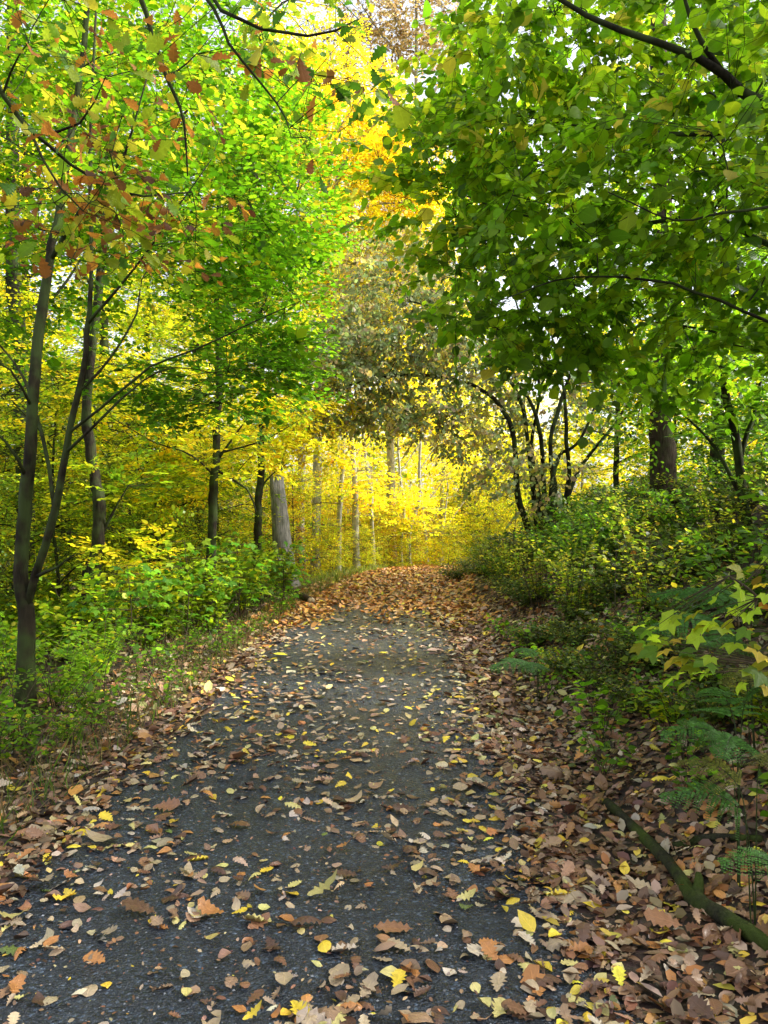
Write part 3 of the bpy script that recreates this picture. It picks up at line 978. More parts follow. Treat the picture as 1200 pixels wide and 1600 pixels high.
simple_tree('young_tree', 'upright mossy trunk just left of the grey snag', (403, 905), 14.0,
            [(403, 840, 0), (404, 760, 0), (402, 690, 0), (406, 580, .2), (400, 400, .3)], 0.085, 0.04,
            [(420, 690, 14.4, 90, 60, 1.0, 100), (470, 640, 14.6, 70, 60, 1.0, 110), (400, 540, 14.6, 100, 80, 1.0, 90)],
            lf(LF_YEL, pal=PAL_YELLOW, bands=[(.2, .9)] * 3), M_BARK_DARK,
            extra=[([(404, 760, 0), (425, 740, 0), (438, 733, 0)], 0.02, 0.008)])
simple_tree('crooked_tree', 'crooked dark trunk curving up behind the young beech', (122, 1010), 10.0,
            [(140, 930, 0), (153, 840, 0), (154, 780, 0), (140, 720, .1), (134, 640, .1), (150, 500, .2), (165, 330, .3)], 0.105, 0.05,
            [(190, 760, 10.4, 110, 50, 0.8, 80), (120, 600, 10.8, 140, 80, 1.0, 120), (210, 880, 10.2, 90, 60, 0.7, 80)],
            lf(LF_BEECH, pal=PAL_YGREEN, size=0.08, bands=[(0.0, .6), (.3, 1), (0.3, .9)]), M_BARK_DARK,
            extra=[([(152, 860, 0), (133, 890, .1), (132, 960, .1)], 0.03, 0.05), ([(153, 850, 0), (175, 800, 0), (200, 760, -.1)], 0.03, 0.008)])
simple_tree('old_tree', 'shadowy thick trunk at the far left behind the young beech', (34, 930), 13.0,
            [(38, 800, 0), (32, 640, 0), (26, 480, 0), (20, 330, 0), (20, 0, 0.3)], 0.17, 0.1,
            [(20, 720, 13.2, 120, 70, 1.2, 130), (40, 500, 13.6, 140, 90, 1.3, 150), (40, 300, 13.6, 150, 90, 1.3, 120), (180, 620, 13.6, 110, 70, 1.2, 140), (80, 830, 13.4, 120, 60, 1, 110)],
            lf(LF_YEL, pal=PAL_YGREEN, bands=[(.3, 1), (.5, 1), (.5, 1), (.5, 1), (.1, .8)]), M_BARK_DARK,
            extra=[([(26, 480, 0), (80, 470, .2), (130, 400, .3)], 0.05, 0.015), ([(22, 520, 0), (-20, 480, .2), (-80, 420, .3)], 0.06, 0.015)])

# --- dead grey snag
sb = gpt(447, 900)
sd = 18.0
sbase = P(447, 890, sd)
sbase[2] = float(ground(sbase[0], sbase[1])) - 0.1
sn = empty('dead_snag', sbase, 'broken grey dead trunk without bark on the left of the path', 'snag')
m_, s_ = 26, 22
Vs = []
topz = CAMZ + (HYP - 738) / FPX * sd
for i in range(m_):
    t = i / (m_ - 1)
    for j in range(s_):
        th = j / s_ * 2 * math.pi
        r = (0.27 - 0.12 * t + 0.10 * math.exp(-t * 9)) * (1 + 0.10 * math.sin(3 * th + t * 1.5) + 0.05 * math.sin(7 * th + t * 2) + rng.normal(0, 0.02))
        if 0.18 < t < 0.42:
            r *= 1 - 0.38 * math.exp(-((th - 4.3) / 0.35) ** 2) * math.sin((t - 0.18) / 0.24 * math.pi)
        jag = (0.22 * math.sin(th * 2 + 0.6) + 0.12 * math.sin(th * 5)) * max(0, (t - 0.85) / 0.15)
        Vs.append((sbase[0] - 0.26 * t + math.cos(th) * r, sbase[1] + math.sin(th) * r, sbase[2] + (topz - sbase[2]) * t + jag))
Vs.append((sbase[0] - 0.26, sbase[1], topz - 0.35))
Ts = []
for i in range(m_ - 1):
    for j in range(s_):
        a, b = i * s_ + j, i * s_ + (j + 1) % s_
        Ts += [(a, b, b + s_), (a, b + s_, a + s_)]
for j in range(s_):
    Ts.append(((m_ - 1) * s_ + j, (m_ - 1) * s_ + (j + 1) % s_, len(Vs) - 1))
link('trunk', tri_mesh('trunk', np.array(Vs), np.array(Ts), M_DEADWOOD), sn)
kn = Tubes()
kn.add(spline([sbase + np.array([-.1, -.2, .75]), sbase + np.array([-.13, -.36, .8]), sbase + np.array([-.14, -.42, .86])], 5), [.09, .06, .03, .03, .02], 8, .1)
kn.obj('knot', M_DEADWOOD, sn)

# ------------------------------------------------------------------ far wood: prototypes and copies
def proto_tree(name, label, H, clear, spread, pal, bands, nsp, bark, size=0.12, lean=0.0, d=40.0, trunk_r=0.16, group=None, mat=None, layer=0.62, twigs=True):
    """stands at its own origin; blobs are given round the trunk in metres"""
    base = np.array([0, 0, 0.0])
    root_pts = [base, np.array([lean * .3, 0, H * .3]), np.array([lean * .8, 0.1, H * .6]), np.array([lean, 0, H * .93])]
    limbs = []
    for k in range(9):
        z = clear + (H * 0.85 - clear) * (k + rng.random()) / 9
        a = k * 2.4 + rng.random()
        l = spread * (0.5 + 0.5 * math.sin(math.pi * min(1, (z - clear * .6) / (H - clear * .6)))) * rng.uniform(.7, 1)
        st = np.array([lean * z / H, 0, z])
        limbs.append(([st, st + np.array([math.cos(a) * l * .5, math.sin(a) * l * .5, l * .18]), st + np.array([math.cos(a) * l, math.sin(a) * l, l * rng.uniform(.1, .45)])], trunk_r * .35, 0.015))
    # metres -> the blob format of blob_points through a neutral distance
    blobs = []
    nb = 18
    for k in range(nb):
        z = clear + (H - clear) * (k + .5) / nb
        a = k * 2.4
        w = spread * (0.35 + 0.65 * math.sin(math.pi * min(1, 0.18 + 0.82 * (z - clear) / (H - clear))))
        c = np.array([lean * z / H + math.cos(a) * w * .45, math.sin(a) * w * .45, z])
        blobs.append((c, w * .56, (H - clear) / nb * layer, nsp // nb))
    bl = []
    for c, w, h, n in blobs:
        dd = 1000.0
        bl.append((CXP + c[0] / dd * FPX, HYP - (c[2] - CAMZ) / dd * FPX, dd, w / dd * FPX, h / dd * FPX, w, n, c[1]))
    saved = globals()['blob_points']

    def pts(_):
        C_, K = [], []
        for i, (c, w, h, n) in enumerate(blobs):
            u = norm(rng.normal(size=(n, 3))) * rng.random((n, 1)) ** (1 / 2.6)
            C_.append(c + u * np.array([w, w, h]))
            K.append(np.full(n, i))
        return np.vstack(C_), np.concatenate(K)
    globals()['blob_points'] = pts
    r = make_tree(name, label, 'tree', group, [(root_pts, trunk_r, trunk_r * .35)], limbs, [1], lf(LF_FAR, size=size, pal=pal, bands=[(min(.9, max(0, bands[0] + rng.uniform(-.2, .15))), min(1, bands[1] + rng.uniform(-.25, .05))) for _ in range(nb)], mat=mat or M_LEAF_FAR, tilt=.14, njit=.3, show_twigs=twigs, twig_r=1.6), bark, sec_div=30)
    globals()['blob_points'] = saved
    return r


G_FAR = 'autumn trees of the wood beyond the path'
pa = proto_tree('autumn_tree', 'tall golden yellow tree beyond the end of the path', 17, 2.5, 4.2, PAL_YELLOW, (0.25, 0.95), 1300, M_BARK_PALE, 0.13, group=G_FAR)
pb_ = proto_tree('autumn_tree', 'yellow green tree in the wood left of the path', 15, 1.5, 3.8, PAL_YGREEN, (0.12, .95), 1300, M_BARK_DARK, 0.12, group=G_FAR)
pc_ = proto_tree('autumn_tree', 'green tree in the wood behind the right bank', 12, 0.8, 3.6, PAL_GREEN, (0.1, 1.0), 1300, M_BARK_DARK, 0.11, group=G_FAR)
pd_ = proto_tree('autumn_bush', 'orange and yellow bush beside the far end of the path', 3.6, 0.2, 2.0, PAL_ORANGE, (0.0, 1.0), 500, M_STEM, 0.09, trunk_r=0.04, group='autumn bushes beside the far path')
pd_['category'] = 'bush'
pe_ = proto_tree('autumn_bush', 'bright yellow bush beside the far end of the path', 4.2, 0.2, 2.2, PAL_YGREEN + PAL_ORANGE[:1], (0.3, 1.0), 560, M_STEM, 0.09, trunk_r=0.04, group='autumn bushes beside the far path')
pe_['category'] = 'bush'


def place(proto, spots, label, group):
    for i, (x, y, s) in enumerate(spots):
        loc = gz(x, y, -0.1)
        if not proto.get('used'):
            proto.location = loc
            proto.rotation_euler = (0, 0, rng.uniform(0, 6.28))
            proto.scale = (s, s, s)
            proto['used'] = 1
        else:
            copy_tree(proto, loc, rng.uniform(0, 6.28), s, label, group)


place(pa, [(-3.0, 27, 1.05), (0.3, 33, 1.1), (2.8, 37, .85), (7.5, 40, 0.7), (-7, 34, 1.1), (12, 46, .7), (-1.5, 44, 1.15), (5, 48, 1.0), (-12, 46, 1.1)],
      'tall golden yellow tree beyond the end of the path', G_FAR)
place(pb_, [(-6.2, 17, 0.95), (-9.5, 20, 1.0), (-5.5, 22.5, 1.0), (-13, 25, 1.05), (-11, 15.5, .9), (-16, 19, 1.0), (-9, 29, 1.1), (-18, 32, 1.1), (-14, 38, 1.1), (-22, 42, 1.2)],
      'yellow green tree in the wood left of the path', G_FAR)
pf_ = proto_tree('understory_tree', 'low spreading yellow green young beech in the left undergrowth', 5.5, 0.7, 2.3, PAL_YGREEN, (0.0, 0.75), 620, M_BARK_DARK, 0.085, trunk_r=0.045, group='young beeches in the left undergrowth', mat=M_LEAF)
place(pf_, [(-5.0, 11.6, .8), (-6.8, 13.4, 1.0), (-4.2, 14.2, .8), (-8.6, 15.5, 1.1), (-5.6, 16.6, .9), (-3.9, 18.0, .75), (-7.4, 10.6, .8), (-7.8, 18.6, 1.1), (-5.8, 9.6, .6), (-10.5, 12.5, 1)], 'low spreading yellow green young beech in the left undergrowth', 'young beeches in the left undergrowth')
place(pc_, [(7.5, 17, .95), (10.5, 20, 1.0), (6.6, 21.5, .6), (13.5, 17, 1.1), (15, 25, .8), (10, 26, .55), (19, 22, 1.1), (19, 33, .7), (9.5, 13, .75), (7.0, -1.2, .8), (8.2, 2.2, .85), (6.6, 4.6, .6)],  # nearest spots at the end are out of view, added to shade the foreground
      'green tree in the wood behind the right bank', G_FAR)
place(pd_, [(-1.0, 27.5, .8), (0.3, 30, .7), (-3.3, 24, .8), (2.2, 38, .9)], 'orange and yellow bush beside the far end of the path', 'autumn bushes beside the far path')
place(pe_, [(-1.3, 25.2, .5), (-.4, 26.4, .5), (.2, 28, .55), (-1.6, 23.5, .42), (-.6, 24.5, .36), (.9, 27, .4), (2.4, 28, .4), (3.9, 29, .6), (4.8, 34, 1.2), (-2.6, 21.5, .75), (-4.6, 19.0, .9), (3.4, 33, .8), (5.2, 30, .9), (-2.2, 31, .9), (-6.5, 24.5, 1), (1.4, 41, 1.1), (5.8, 36, 1.1), (7.5, 33, 1)],
      'bright yellow bush beside the far end of the path', 'autumn bushes beside the far path')

# pale trunks one can tell apart in the sunlit glade
for lab, d, line, r in (
        ('pale straight trunk, leftmost of the pale trunks left of the path end', 24, [(528, 900), (531, 800), (534, 700), (545, 600), (548, 450)], .09),
        ('thick pale trunk with a forked top left of the path end', 24.5, [(557, 900), (556, 820), (555, 740), (548, 660), (540, 560)], .12),
        ('short pale trunk forking at its top above the orange bush', 26, [(583, 880), (582, 820), (580, 765), (570, 700), (560, 600)], .085),
        ('thin pale trunk bending right beside the curved birch', 28, [(627, 880), (627, 830), (632, 790), (624, 740), (620, 640)], .07),
        ('white curved birch trunk bent like an S beyond the path', 28.5, [(640, 885), (638, 840), (648, 805), (657, 780), (656, 735), (660, 650)], .085),
        ('low pale trunk right above the crest of the path', 31, [(669, 900), (667, 880), (664, 850), (660, 800), (655, 700)], .07),
        ('slim grey trunk near the right end of the path crest', 31, [(688, 900), (690, 860), (693, 830), (700, 760)], .05)):
    b = P(*line[0], d)
    b[2] = float(ground(b[0], b[1])) - .1
    c = line[-1]
    make_tree('birch_tree', lab, 'tree', 'pale trunks beyond the end of the path', [([b] + [P(x, y, d) for x, y in line[1:]], r, r * .55)],
              [([P(*line[-2], d), P(line[-2][0] + 40, line[-2][1] - 60, d + .5)], r * .3, .02)],
              [(c[0], c[1] - 60, d, 50, 60, 1.2, 110), (line[2][0], line[2][1], d - 1.0, 40, 45, .7, 55)], lf(LF_FAR, bands=[(.3, .9), (.1, .9)]), M_BARK_PALE)

# tall brown nearly bare tree at the top
make_tree('bare_tree', 'tall tree with brown withered leaves against the white sky at top centre', 'tree', None,
          [([gz(.35, 31), P(612, 600, 31), P(625, 420, 31), P(645, 250, 31), P(650, 100, 31), P(650, -100, 31)], .16, .05)],
          [([P(660, 300, 31), P(600, 190, 30.5), P(540, 130, 30)], .10, .03), ([P(655, 200, 31), P(700, 110, 31), P(740, 40, 31)], .08, .02), ([P(652, 120, 31), P(600, 60, 31), P(560, 0, 31)], .07, .02),
           ([P(665, 380, 31), P(560, 330, 30), P(490, 318, 29.5)], .08, .02), ([P(662, 350, 31), P(560, 230, 30), P(520, 250, 29.5)], .09, .02)],
          [(620, 50, 31, 90, 70, 2, 330), (680, 40, 31, 60, 60, 2, 170), (560, 70, 31, 80, 70, 2, 240), (620, -80, 31, 150, 70, 2, 200)],
          lf(LF_FAR, pal=PAL_BROWN, size=0.14, droop=0.6, njit=.6, drop=.35, show_twigs=True), M_BARK_PALE, M_BARK_DARK)
# big golden crown with dark limbs in the upper middle
make_tree('golden_tree', 'tall golden tree with dark slanting limbs in the upper middle', 'tree', None,
          [([gz(-2.2, 24), P(500, 600, 24), P(512, 400, 24), P(510, 180, 24), P(515, 60, 24)], .15, .05)],
          [([P(511, 330, 24), P(545, 240, 23.5), P(600, 180, 23.2), P(640, 140, 23)], .09, .02), ([P(511, 280, 24), P(530, 200, 23.6), P(590, 130, 23.4)], .08, .02),
           ([P(512, 420, 24), P(560, 330, 23.5), P(640, 315, 23)], .08, .02), ([P(510, 250, 24), P(470, 180, 24), P(440, 120, 24)], .08, .02)],
          [(540, 200, 24, 100, 110, 2.4, 620), (610, 240, 24, 90, 100, 2.4, 470), (560, 330, 24, 110, 90, 2.4, 600), (520, 450, 24, 110, 100, 2.4, 520), (470, 110, 24, 110, 90, 2.2, 420), (650, 350, 24, 80, 100, 2.2, 330), (610, 460, 24, 90, 90, 2.2, 330), (690, 250, 24, 90, 110, 2.2, 300), (720, 420, 24.5, 80, 110, 2, 240)],
          lf(LF_FAR, pal=PAL_YELLOW, size=0.115, bands=[(.35, 1), (.4, 1), (.3, .95), (.2, .85), (.2, .9), (.3, 1), (.3, .95), (.3, .95), (.2, .8), (.3, .95), (.1, .8)]), M_BARK_PALE, M_BARK_DARK)

# distant wood closing the view: one mass nobody could count
n = 80000
ang = rng.uniform(-0.75, 0.75, n)
dist = rng.uniform(46, 68, n)
X_, Y_ = np.sin(ang) * dist, np.cos(ang) * dist
hgt = rng.random(n) ** 1.15 * (14 + 3 * np.sin(ang * 23) + 2 * np.sin(ang * 51))
pos = np.stack([X_, Y_, ground(X_, Y_) + hgt], -1)
ax = norm(rng.normal(0, 1, (n, 3)) * np.array([1, 1, .5]))
nr = norm(rng.normal(0, .6, (n, 3)) + UP)
dw = Leaves()
clp = np.clip(0.5 + 0.35 * np.sin(X_ * .6 + 2) * np.sin(hgt * .5 + X_ * .2) + rng.normal(0, .12, n), 0, 1)
dw.add(T_LITE, pos, ax, nr, rng.uniform(.28, .55, n), palette(PAL_YGREEN + PAL_YELLOW[2:4], n, .2, clp))
o = dw.obj('distant_woodland', M_LEAF_FAR)
setp(o, 'distant mass of yellow and green woodland closing the view', 'woodland', None, 'stuff')

# ------------------------------------------------------------------ shrubs, saplings, ferns
def shrub_geo(R, H, nst, nleaf, size, pal, tm, droop=.25, arch=1.6, band=(0, 1), thick=.006):
    """arching stems set with leaves, at the origin"""
    tb = Tubes()
    pos, ax, nr = [], [], []
    for k in range(nst):
        a = rng.uniform(0, 6.28)
        r = R * rng.uniform(.35, 1.0)
        h = H * rng.uniform(.55, 1.05)
        st = np.array([rng.normal(0, .08 * R), rng.normal(0, .08 * R), -0.03])
        t = np.linspace(0, 1, 9)
        dr = np.array([math.cos(a), math.sin(a), 0])
        sp = st + dr * (r * t ** 1.1)[:, None] + UP * (h * (arch * t - (arch - 1) * 1.0 * t * t * 1.1))[:, None]
        sp[1:] += np.cumsum(rng.normal(0, .015 * R, (8, 3)), 0)
        tb.add(sp, np.linspace(thick, thick * .3, 9), 4, 0, cap=False)
        tt = rng.uniform(.15, 1, nleaf)
        i = np.minimum((tt * 8).astype(int), 7)
        f = (tt * 8 - i)[:, None]
        p = sp[i] * (1 - f) + sp[i + 1] * f
        dirn = norm(sp[i + 1] - sp[i])
        sd = norm(np.cross(dirn, UP) + 1e-3)
        sg = rng.choice([-1, 1], nleaf)[:, None]
        out = sd * sg + dirn * rng.uniform(.1, .7, (nleaf, 1)) + rng.normal(0, .3, (nleaf, 3))
        p = p + norm(out) * rng.uniform(0, .06 + .05 * R, (nleaf, 1))
        pos.append(p)
        ax.append(norm(out - UP * droop))
        nr.append(norm(UP + rng.normal(0, .45, (nleaf, 3))))
    pos, ax, nr = np.vstack(pos), np.vstack(ax), np.vstack(nr)
    n = len(pos)
    cl = band[0] + (band[1] - band[0]) * np.clip(rng.random(n) * .6 + .4 * rng.random(), 0, 1)
    return tb, pos, ax, nr, size * np.exp(rng.normal(0, .25, n)), palette(pal, n, .22, cl)


def shrub(name, label, cat, group, loc, mat=M_LEAF, nsingle=0, **kw):
    tb, pos, ax, nr, sz, col = shrub_geo(**kw)
    root = empty(name, (0, 0, 0), label, cat, group)
    s = tb.obj('stems', M_STEM, root)
    s['kind'] = 'stuff'
    lv = Leaves()
    lv.add(kw['tm'], pos, ax, nr, sz, col)
    lv.obj('foliage', mat, root)
    root.location = loc
    return root


G_BR = 'bramble shrubs covering the right bank'
br = [shrub('bramble_shrub', 'low dark green bramble shrub spreading on the right bank', 'shrub', G_BR, (0, 0, 0), M_LEAF_GLOSSY, R=.85, H=.6, nst=26, nleaf=46, size=.055, pal=PAL_BRAMBLE, tm=T_LITE_R, band=(0, .9)),
      shrub('leafy_shrub', 'upright green leafy shrub with yellowing tips on the right bank', 'shrub', 'leafy shrubs on the right bank', (0, 0, 0), M_LEAF, R=.7, H=1.0, nst=22, nleaf=46, size=.062, pal=PAL_GREEN, tm=T_LITE, band=(0, .9)),
      shrub('yellowing_shrub', 'low shrub of small yellow and green leaves at the foot of the bank', 'shrub', 'yellowing shrubs at the foot of the bank', (0, 0, 0), M_LEAF, R=.5, H=.35, nst=16, nleaf=34, size=.055, pal=PAL_YGREEN, tm=T_LITE, band=(0.1, .9)),
      shrub('undergrowth_shrub', 'dark green undergrowth shrub beside the left verge', 'shrub', 'undergrowth shrubs on the left verge', (0, 0, 0), M_LEAF, R=.7, H=.95, nst=17, nleaf=34, size=.075, pal=PAL_GREEN, tm=T_LITE, band=(0.05, .95)),
      shrub('lime_shrub', 'bright yellow green shrub on the left before the snag', 'shrub', 'bright green shrubs left of the path', (0, 0, 0), M_LEAF, R=.7, H=1.45, nst=20, nleaf=40, size=.085, pal=PAL_YGREEN, tm=T_LITE_R, band=(0.05, .6)),
      shrub('verge_weed', 'sparse low weed with few leaves at the path edge', 'weed', 'weeds along the path edges', (0, 0, 0), M_LEAF, R=.28, H=.34, nst=9, nleaf=9, size=.05, pal=PAL_GREEN, tm=T_LITE, band=(0, 1), thick=.003),
      shrub('tall_shrub', 'tall loose shrub with arching stems on the right bank', 'shrub', 'tall loose shrubs on the right bank', (0, 0, 0), M_LEAF, R=1.0, H=1.75, nst=20, nleaf=46, size=.07, pal=[(2, (0.05, 0.09, 0.012)), (4, (0.11, 0.19, 0.014)), (4, (0.17, 0.27, 0.016)), (3, (0.30, 0.38, 0.02)), (2.2, (0.58, 0.52, 0.04))], tm=T_LITE, band=(0, 1))]
used = [False] * len(br)
rows = []
BASE = ['dark green bramble', 'leafy green shrub', 'small yellowing shrub', 'dark undergrowth shrub', 'bright yellow green shrub', 'sparse low weed', 'tall loose shrub']


def put(k, x, y, s, dz=0.0, row=None):
    loc = gz(x, y, dz)
    if not used[k]:
        br[k].location = loc
        br[k].scale = (s, s, s)
        br[k].rotation_euler = (0, 0, rng.uniform(0, 6.28))
        used[k] = True
        o = br[k]
    else:
        o = copy_tree(br[k], loc, rng.uniform(0, 6.28), s)
    off = x - float(xc(y))
    rows.append((o, BASE[k] + (' at the foot of the right bank' if 0 < off < 3 else ' halfway up the right bank' if 0 < off < 4.6 else ' on top of the right bank' if off > 0 else
                               ' along the left path edge' if off > -2.0 else ' on the left verge' if off > -3.2 else ' under the left trees'), y))


def edge_r(y):
    return float(xc(y)) + 1.3


def edge_l(y):
    return float(xc(y)) - 1.3


for y in np.arange(3.9, 19, 1.0):                                      # right bank
    for u0, k in ((1.2, 0), (1.9, 0), (2.7, 1), (3.5, 0), (4.3, 1)):
        yy = y + rng.uniform(-.4, .4)
        if u0 < 1.5 and y < 5.4:
            continue
        kk = k if rng.random() < .8 else (1 - k)
        uu_ = u0 * (1 if y < 10 else .85) + rng.uniform(-.25, .25)
        put(kk, edge_r(yy) + uu_, yy, rng.uniform(.75, 1.15) * (.7 if u0 < 1.5 else 1), -.03)
for y in np.arange(19, 29, 1.6):
    put(1, edge_r(y) + .9 + rng.uniform(-.2, .3), y, rng.uniform(.8, 1.1))
    put(0, edge_r(y) + .4 + rng.uniform(-.2, .2), y + .6, rng.uniform(.6, .9))
for u0, y in ((3.9, 7.6), (4.6, 9.5), (4.4, 11.2), (4.8, 6.4), (3.9, 5.4), (5.4, 8.4)):
    put(1, edge_r(y) + u0, y, rng.uniform(1.0, 1.4))
for u0, y in ((1.0, 5.0), (1.3, 4.2), (.8, 7.6), (1.5, 3.7)):
    put(2, edge_r(y) + u0, y, rng.uniform(.5, .8))
for u0, y in ((.85, 4.4), (.6, 5.2), (.9, 5.9), (.5, 6.6), (.55, 7.4), (.6, 8.6), (.5, 9.6), (1.1, 3.7), (.7, 3.9), (.9, 3.3), (.45, 4.6), (1.2, 3.1), (1.0, 2.9), (1.3, 3.4), (1.0, 4.9), (.7, 5.6), (1.25, 4.5), (.8, 6.9), (1.1, 5.3)):
    put(5, edge_r(y) + u0, y, rng.uniform(.7, 1.3))
for u0, y in ((1.15, 4.6), (.95, 5.5), (.85, 6.4), (.8, 7.2), (1.35, 3.9), (1.0, 7.9), (1.2, 6.8), (.75, 8.8)):
    put(0, edge_r(y) + u0, y, rng.uniform(.38, .55))
for u0, y in ((1.55, 4.3), (1.35, 5.2), (1.2, 6.1)):
    put(0, edge_r(y) + u0, y, rng.uniform(.55, .8))
for u0, y in ((1.5, 7.0), (1.2, 9.0), (1.1, 10.8), (1.0, 12.4), (.95, 14.2), (.8, 16.0), (2.4, 6.2), (2.6, 8.2), (2.3, 10.2), (2.2, 12.2), (2.0, 14.6), (3.4, 7.4), (3.6, 9.6), (3.2, 12.0), (2.6, 4.8), (3.3, 5.6), (.9, 18.5), (.8, 20.5), (.7, 22.5)):
    put(6, edge_r(y) + u0, y, rng.uniform(.6, .9) * (.72 if y > 8.5 else .85))
for y in np.arange(4.2, 16, .75):                                         # left verge
    put(5, edge_l(y) - .4 - rng.uniform(-.15, .3), y, rng.uniform(.6, 1.1))
    put(5, edge_l(y) - .75 - rng.uniform(-.12, .3), y + .35, rng.uniform(.8, 1.4))
    put(3, edge_l(y) - 1.15 - rng.uniform(-.15, .5), y, rng.uniform(.4, .75))
    put(3, edge_l(y) - 2.5 - rng.uniform(-.2, .9), y, rng.uniform(.8, 1.15))
    if y > 7:
        put(4 if rng.random() < .5 else 3, edge_l(y) - 3.9 - rng.uniform(-.3, 1.2), y, rng.uniform(.9, 1.4))
for v, y, s in ((.9, 10.6, .8), (1.3, 9.6, .85), (.8, 12.2, .85), (1.4, 11.6, 1.0), (1.0, 13.6, .9), (.7, 15.4, .7), (1.6, 14.6, 1), (1.2, 17, .9), (1.9, 9.0, .9)):
    put(4, edge_l(y) - v, y, s)
for v, y, s in ((.75, 4.4, .35), (.9, 5.0, .45), (.6, 5.4, .3), (1.2, 4.6, .5), (.85, 6.2, .4)):
    put(3, edge_l(y) - v, y, s)


def sapling(label, stem, leaf_pos, sizes, pal, name='maple_sapling', yaw_to=None, group=None, tm=T_PALM, mat=M_LEAF_NEAR, tilt=.35, r=.009):
    base = np.array(stem[0])
    root = empty(name, base, label, 'sapling', group)
    tb = Tubes()
    sp = spline(stem, 12)
    tb.add(sp, np.linspace(r, r * .4, 12), 6)
    tb.obj('stem', M_STEM, root)
    n = len(leaf_pos)
    lp = np.array(leaf_pos)
    near = np.array([sp[np.argmin(np.linalg.norm(sp - p, axis=1) + .5 * np.maximum(0, sp[:, 2] - p[2]))] for p in lp])
    dirn = norm((lp - near) * np.array([1, 1, .3]) + rng.normal(0, .12, (n, 3)))
    st = Tubes()
    st.segs(near, lp, .0022, .0013)
    st.obj('twigs', M_STEM, root)['kind'] = 'stuff'
    leaf_parts(root, mat, tm, lp, norm(dirn - UP * .3), norm(UP + rng.normal(0, tilt, (n, 3))), sizes, palette(pal, n, .2), n_col=8)
    return root


PAL_MAPLE_Y = [(3, (0.48, 0.47, 0.03)), (3, (0.30, 0.38, 0.03)), (2, (0.14, 0.25, 0.03)), (1, (0.56, 0.46, 0.05))]
PAL_MAPLE_G = [(3, (0.10, 0.27, 0.02)), (3, (0.16, 0.34, 0.02)), (2, (0.28, 0.40, 0.03)), (1, (0.05, 0.16, 0.02))]
mp = []
for (px, py, d) in ((1060, 930, 3.3), (1090, 985, 3.25), (1100, 1000, 3.2), (1085, 1010, 3.1), (1110, 1035, 3.1), (1060, 1050, 3.05), (1120, 940, 3.2), (1150, 900, 3.1), (1030, 990, 3.35),
                    (1000, 1000, 3.5), (1045, 1000, 3.4), (1180, 960, 3.0), (1180, 1020, 2.95), (1160, 940, 3.3), (1135, 985, 3.0), (1195, 905, 3.1), (1010, 960, 3.5), (1175, 1045, 2.9), (1200, 870, 3.2), (1020, 1015, 3.3), (1085, 960, 3.3), (1110, 975, 3.15), (1140, 1010, 3.0), (1000, 985, 3.55), (1070, 1030, 3.1), (1095, 1050, 3.05), (1150, 960, 3.2), (1165, 985, 3.05), (1190, 935, 3.0), (1130, 905, 3.25), (1030, 975, 3.4), (1195, 1070, 2.9)):
    mp.append(P(px + rng.uniform(-8, 8), py + rng.uniform(-8, 8), d))
    mp.append(P(px + rng.uniform(-35, 25), py + rng.uniform(-25, 30), d + rng.uniform(-.1, .25)))
sapling('maple sapling with large yellow green lobed leaves above the ferns', [gz(1.75, 3.15), P(1230, 1000, 3.15), P(1180, 930, 3.15), P(1140, 900, 3.2)], mp, rng.uniform(.055, .115, len(mp)), PAL_MAPLE_Y)
for lab, px, py, d, n_, h in (('green maple sapling nearest the snag on the left edge', 440, 945, 13, 90, 1.2), ('bright green maple sapling beside the slender dark trunk', 370, 960, 11.2, 110, 1.35),
                              ('pale green maple sapling left of the slender dark trunk', 290, 985, 9.8, 110, 1.3), ('green sapling close to the foot of the crooked trunk', 200, 1010, 8.6, 100, 1.1)):
    b = P(px, py, d)
    b[2] = float(ground(b[0], b[1]))
    lp = b + np.array([0, 0, h * .62]) + norm(rng.normal(size=(n_, 3))) * (rng.random((n_, 1)) ** .4) * np.array([.6, .5, h * .45])
    sapling(lab, [b, b + np.array([.04, 0, h * .5]), b + np.array([-.03, .05, h])], lp, rng.uniform(.09, .14, n_), PAL_MAPLE_G, group=None)


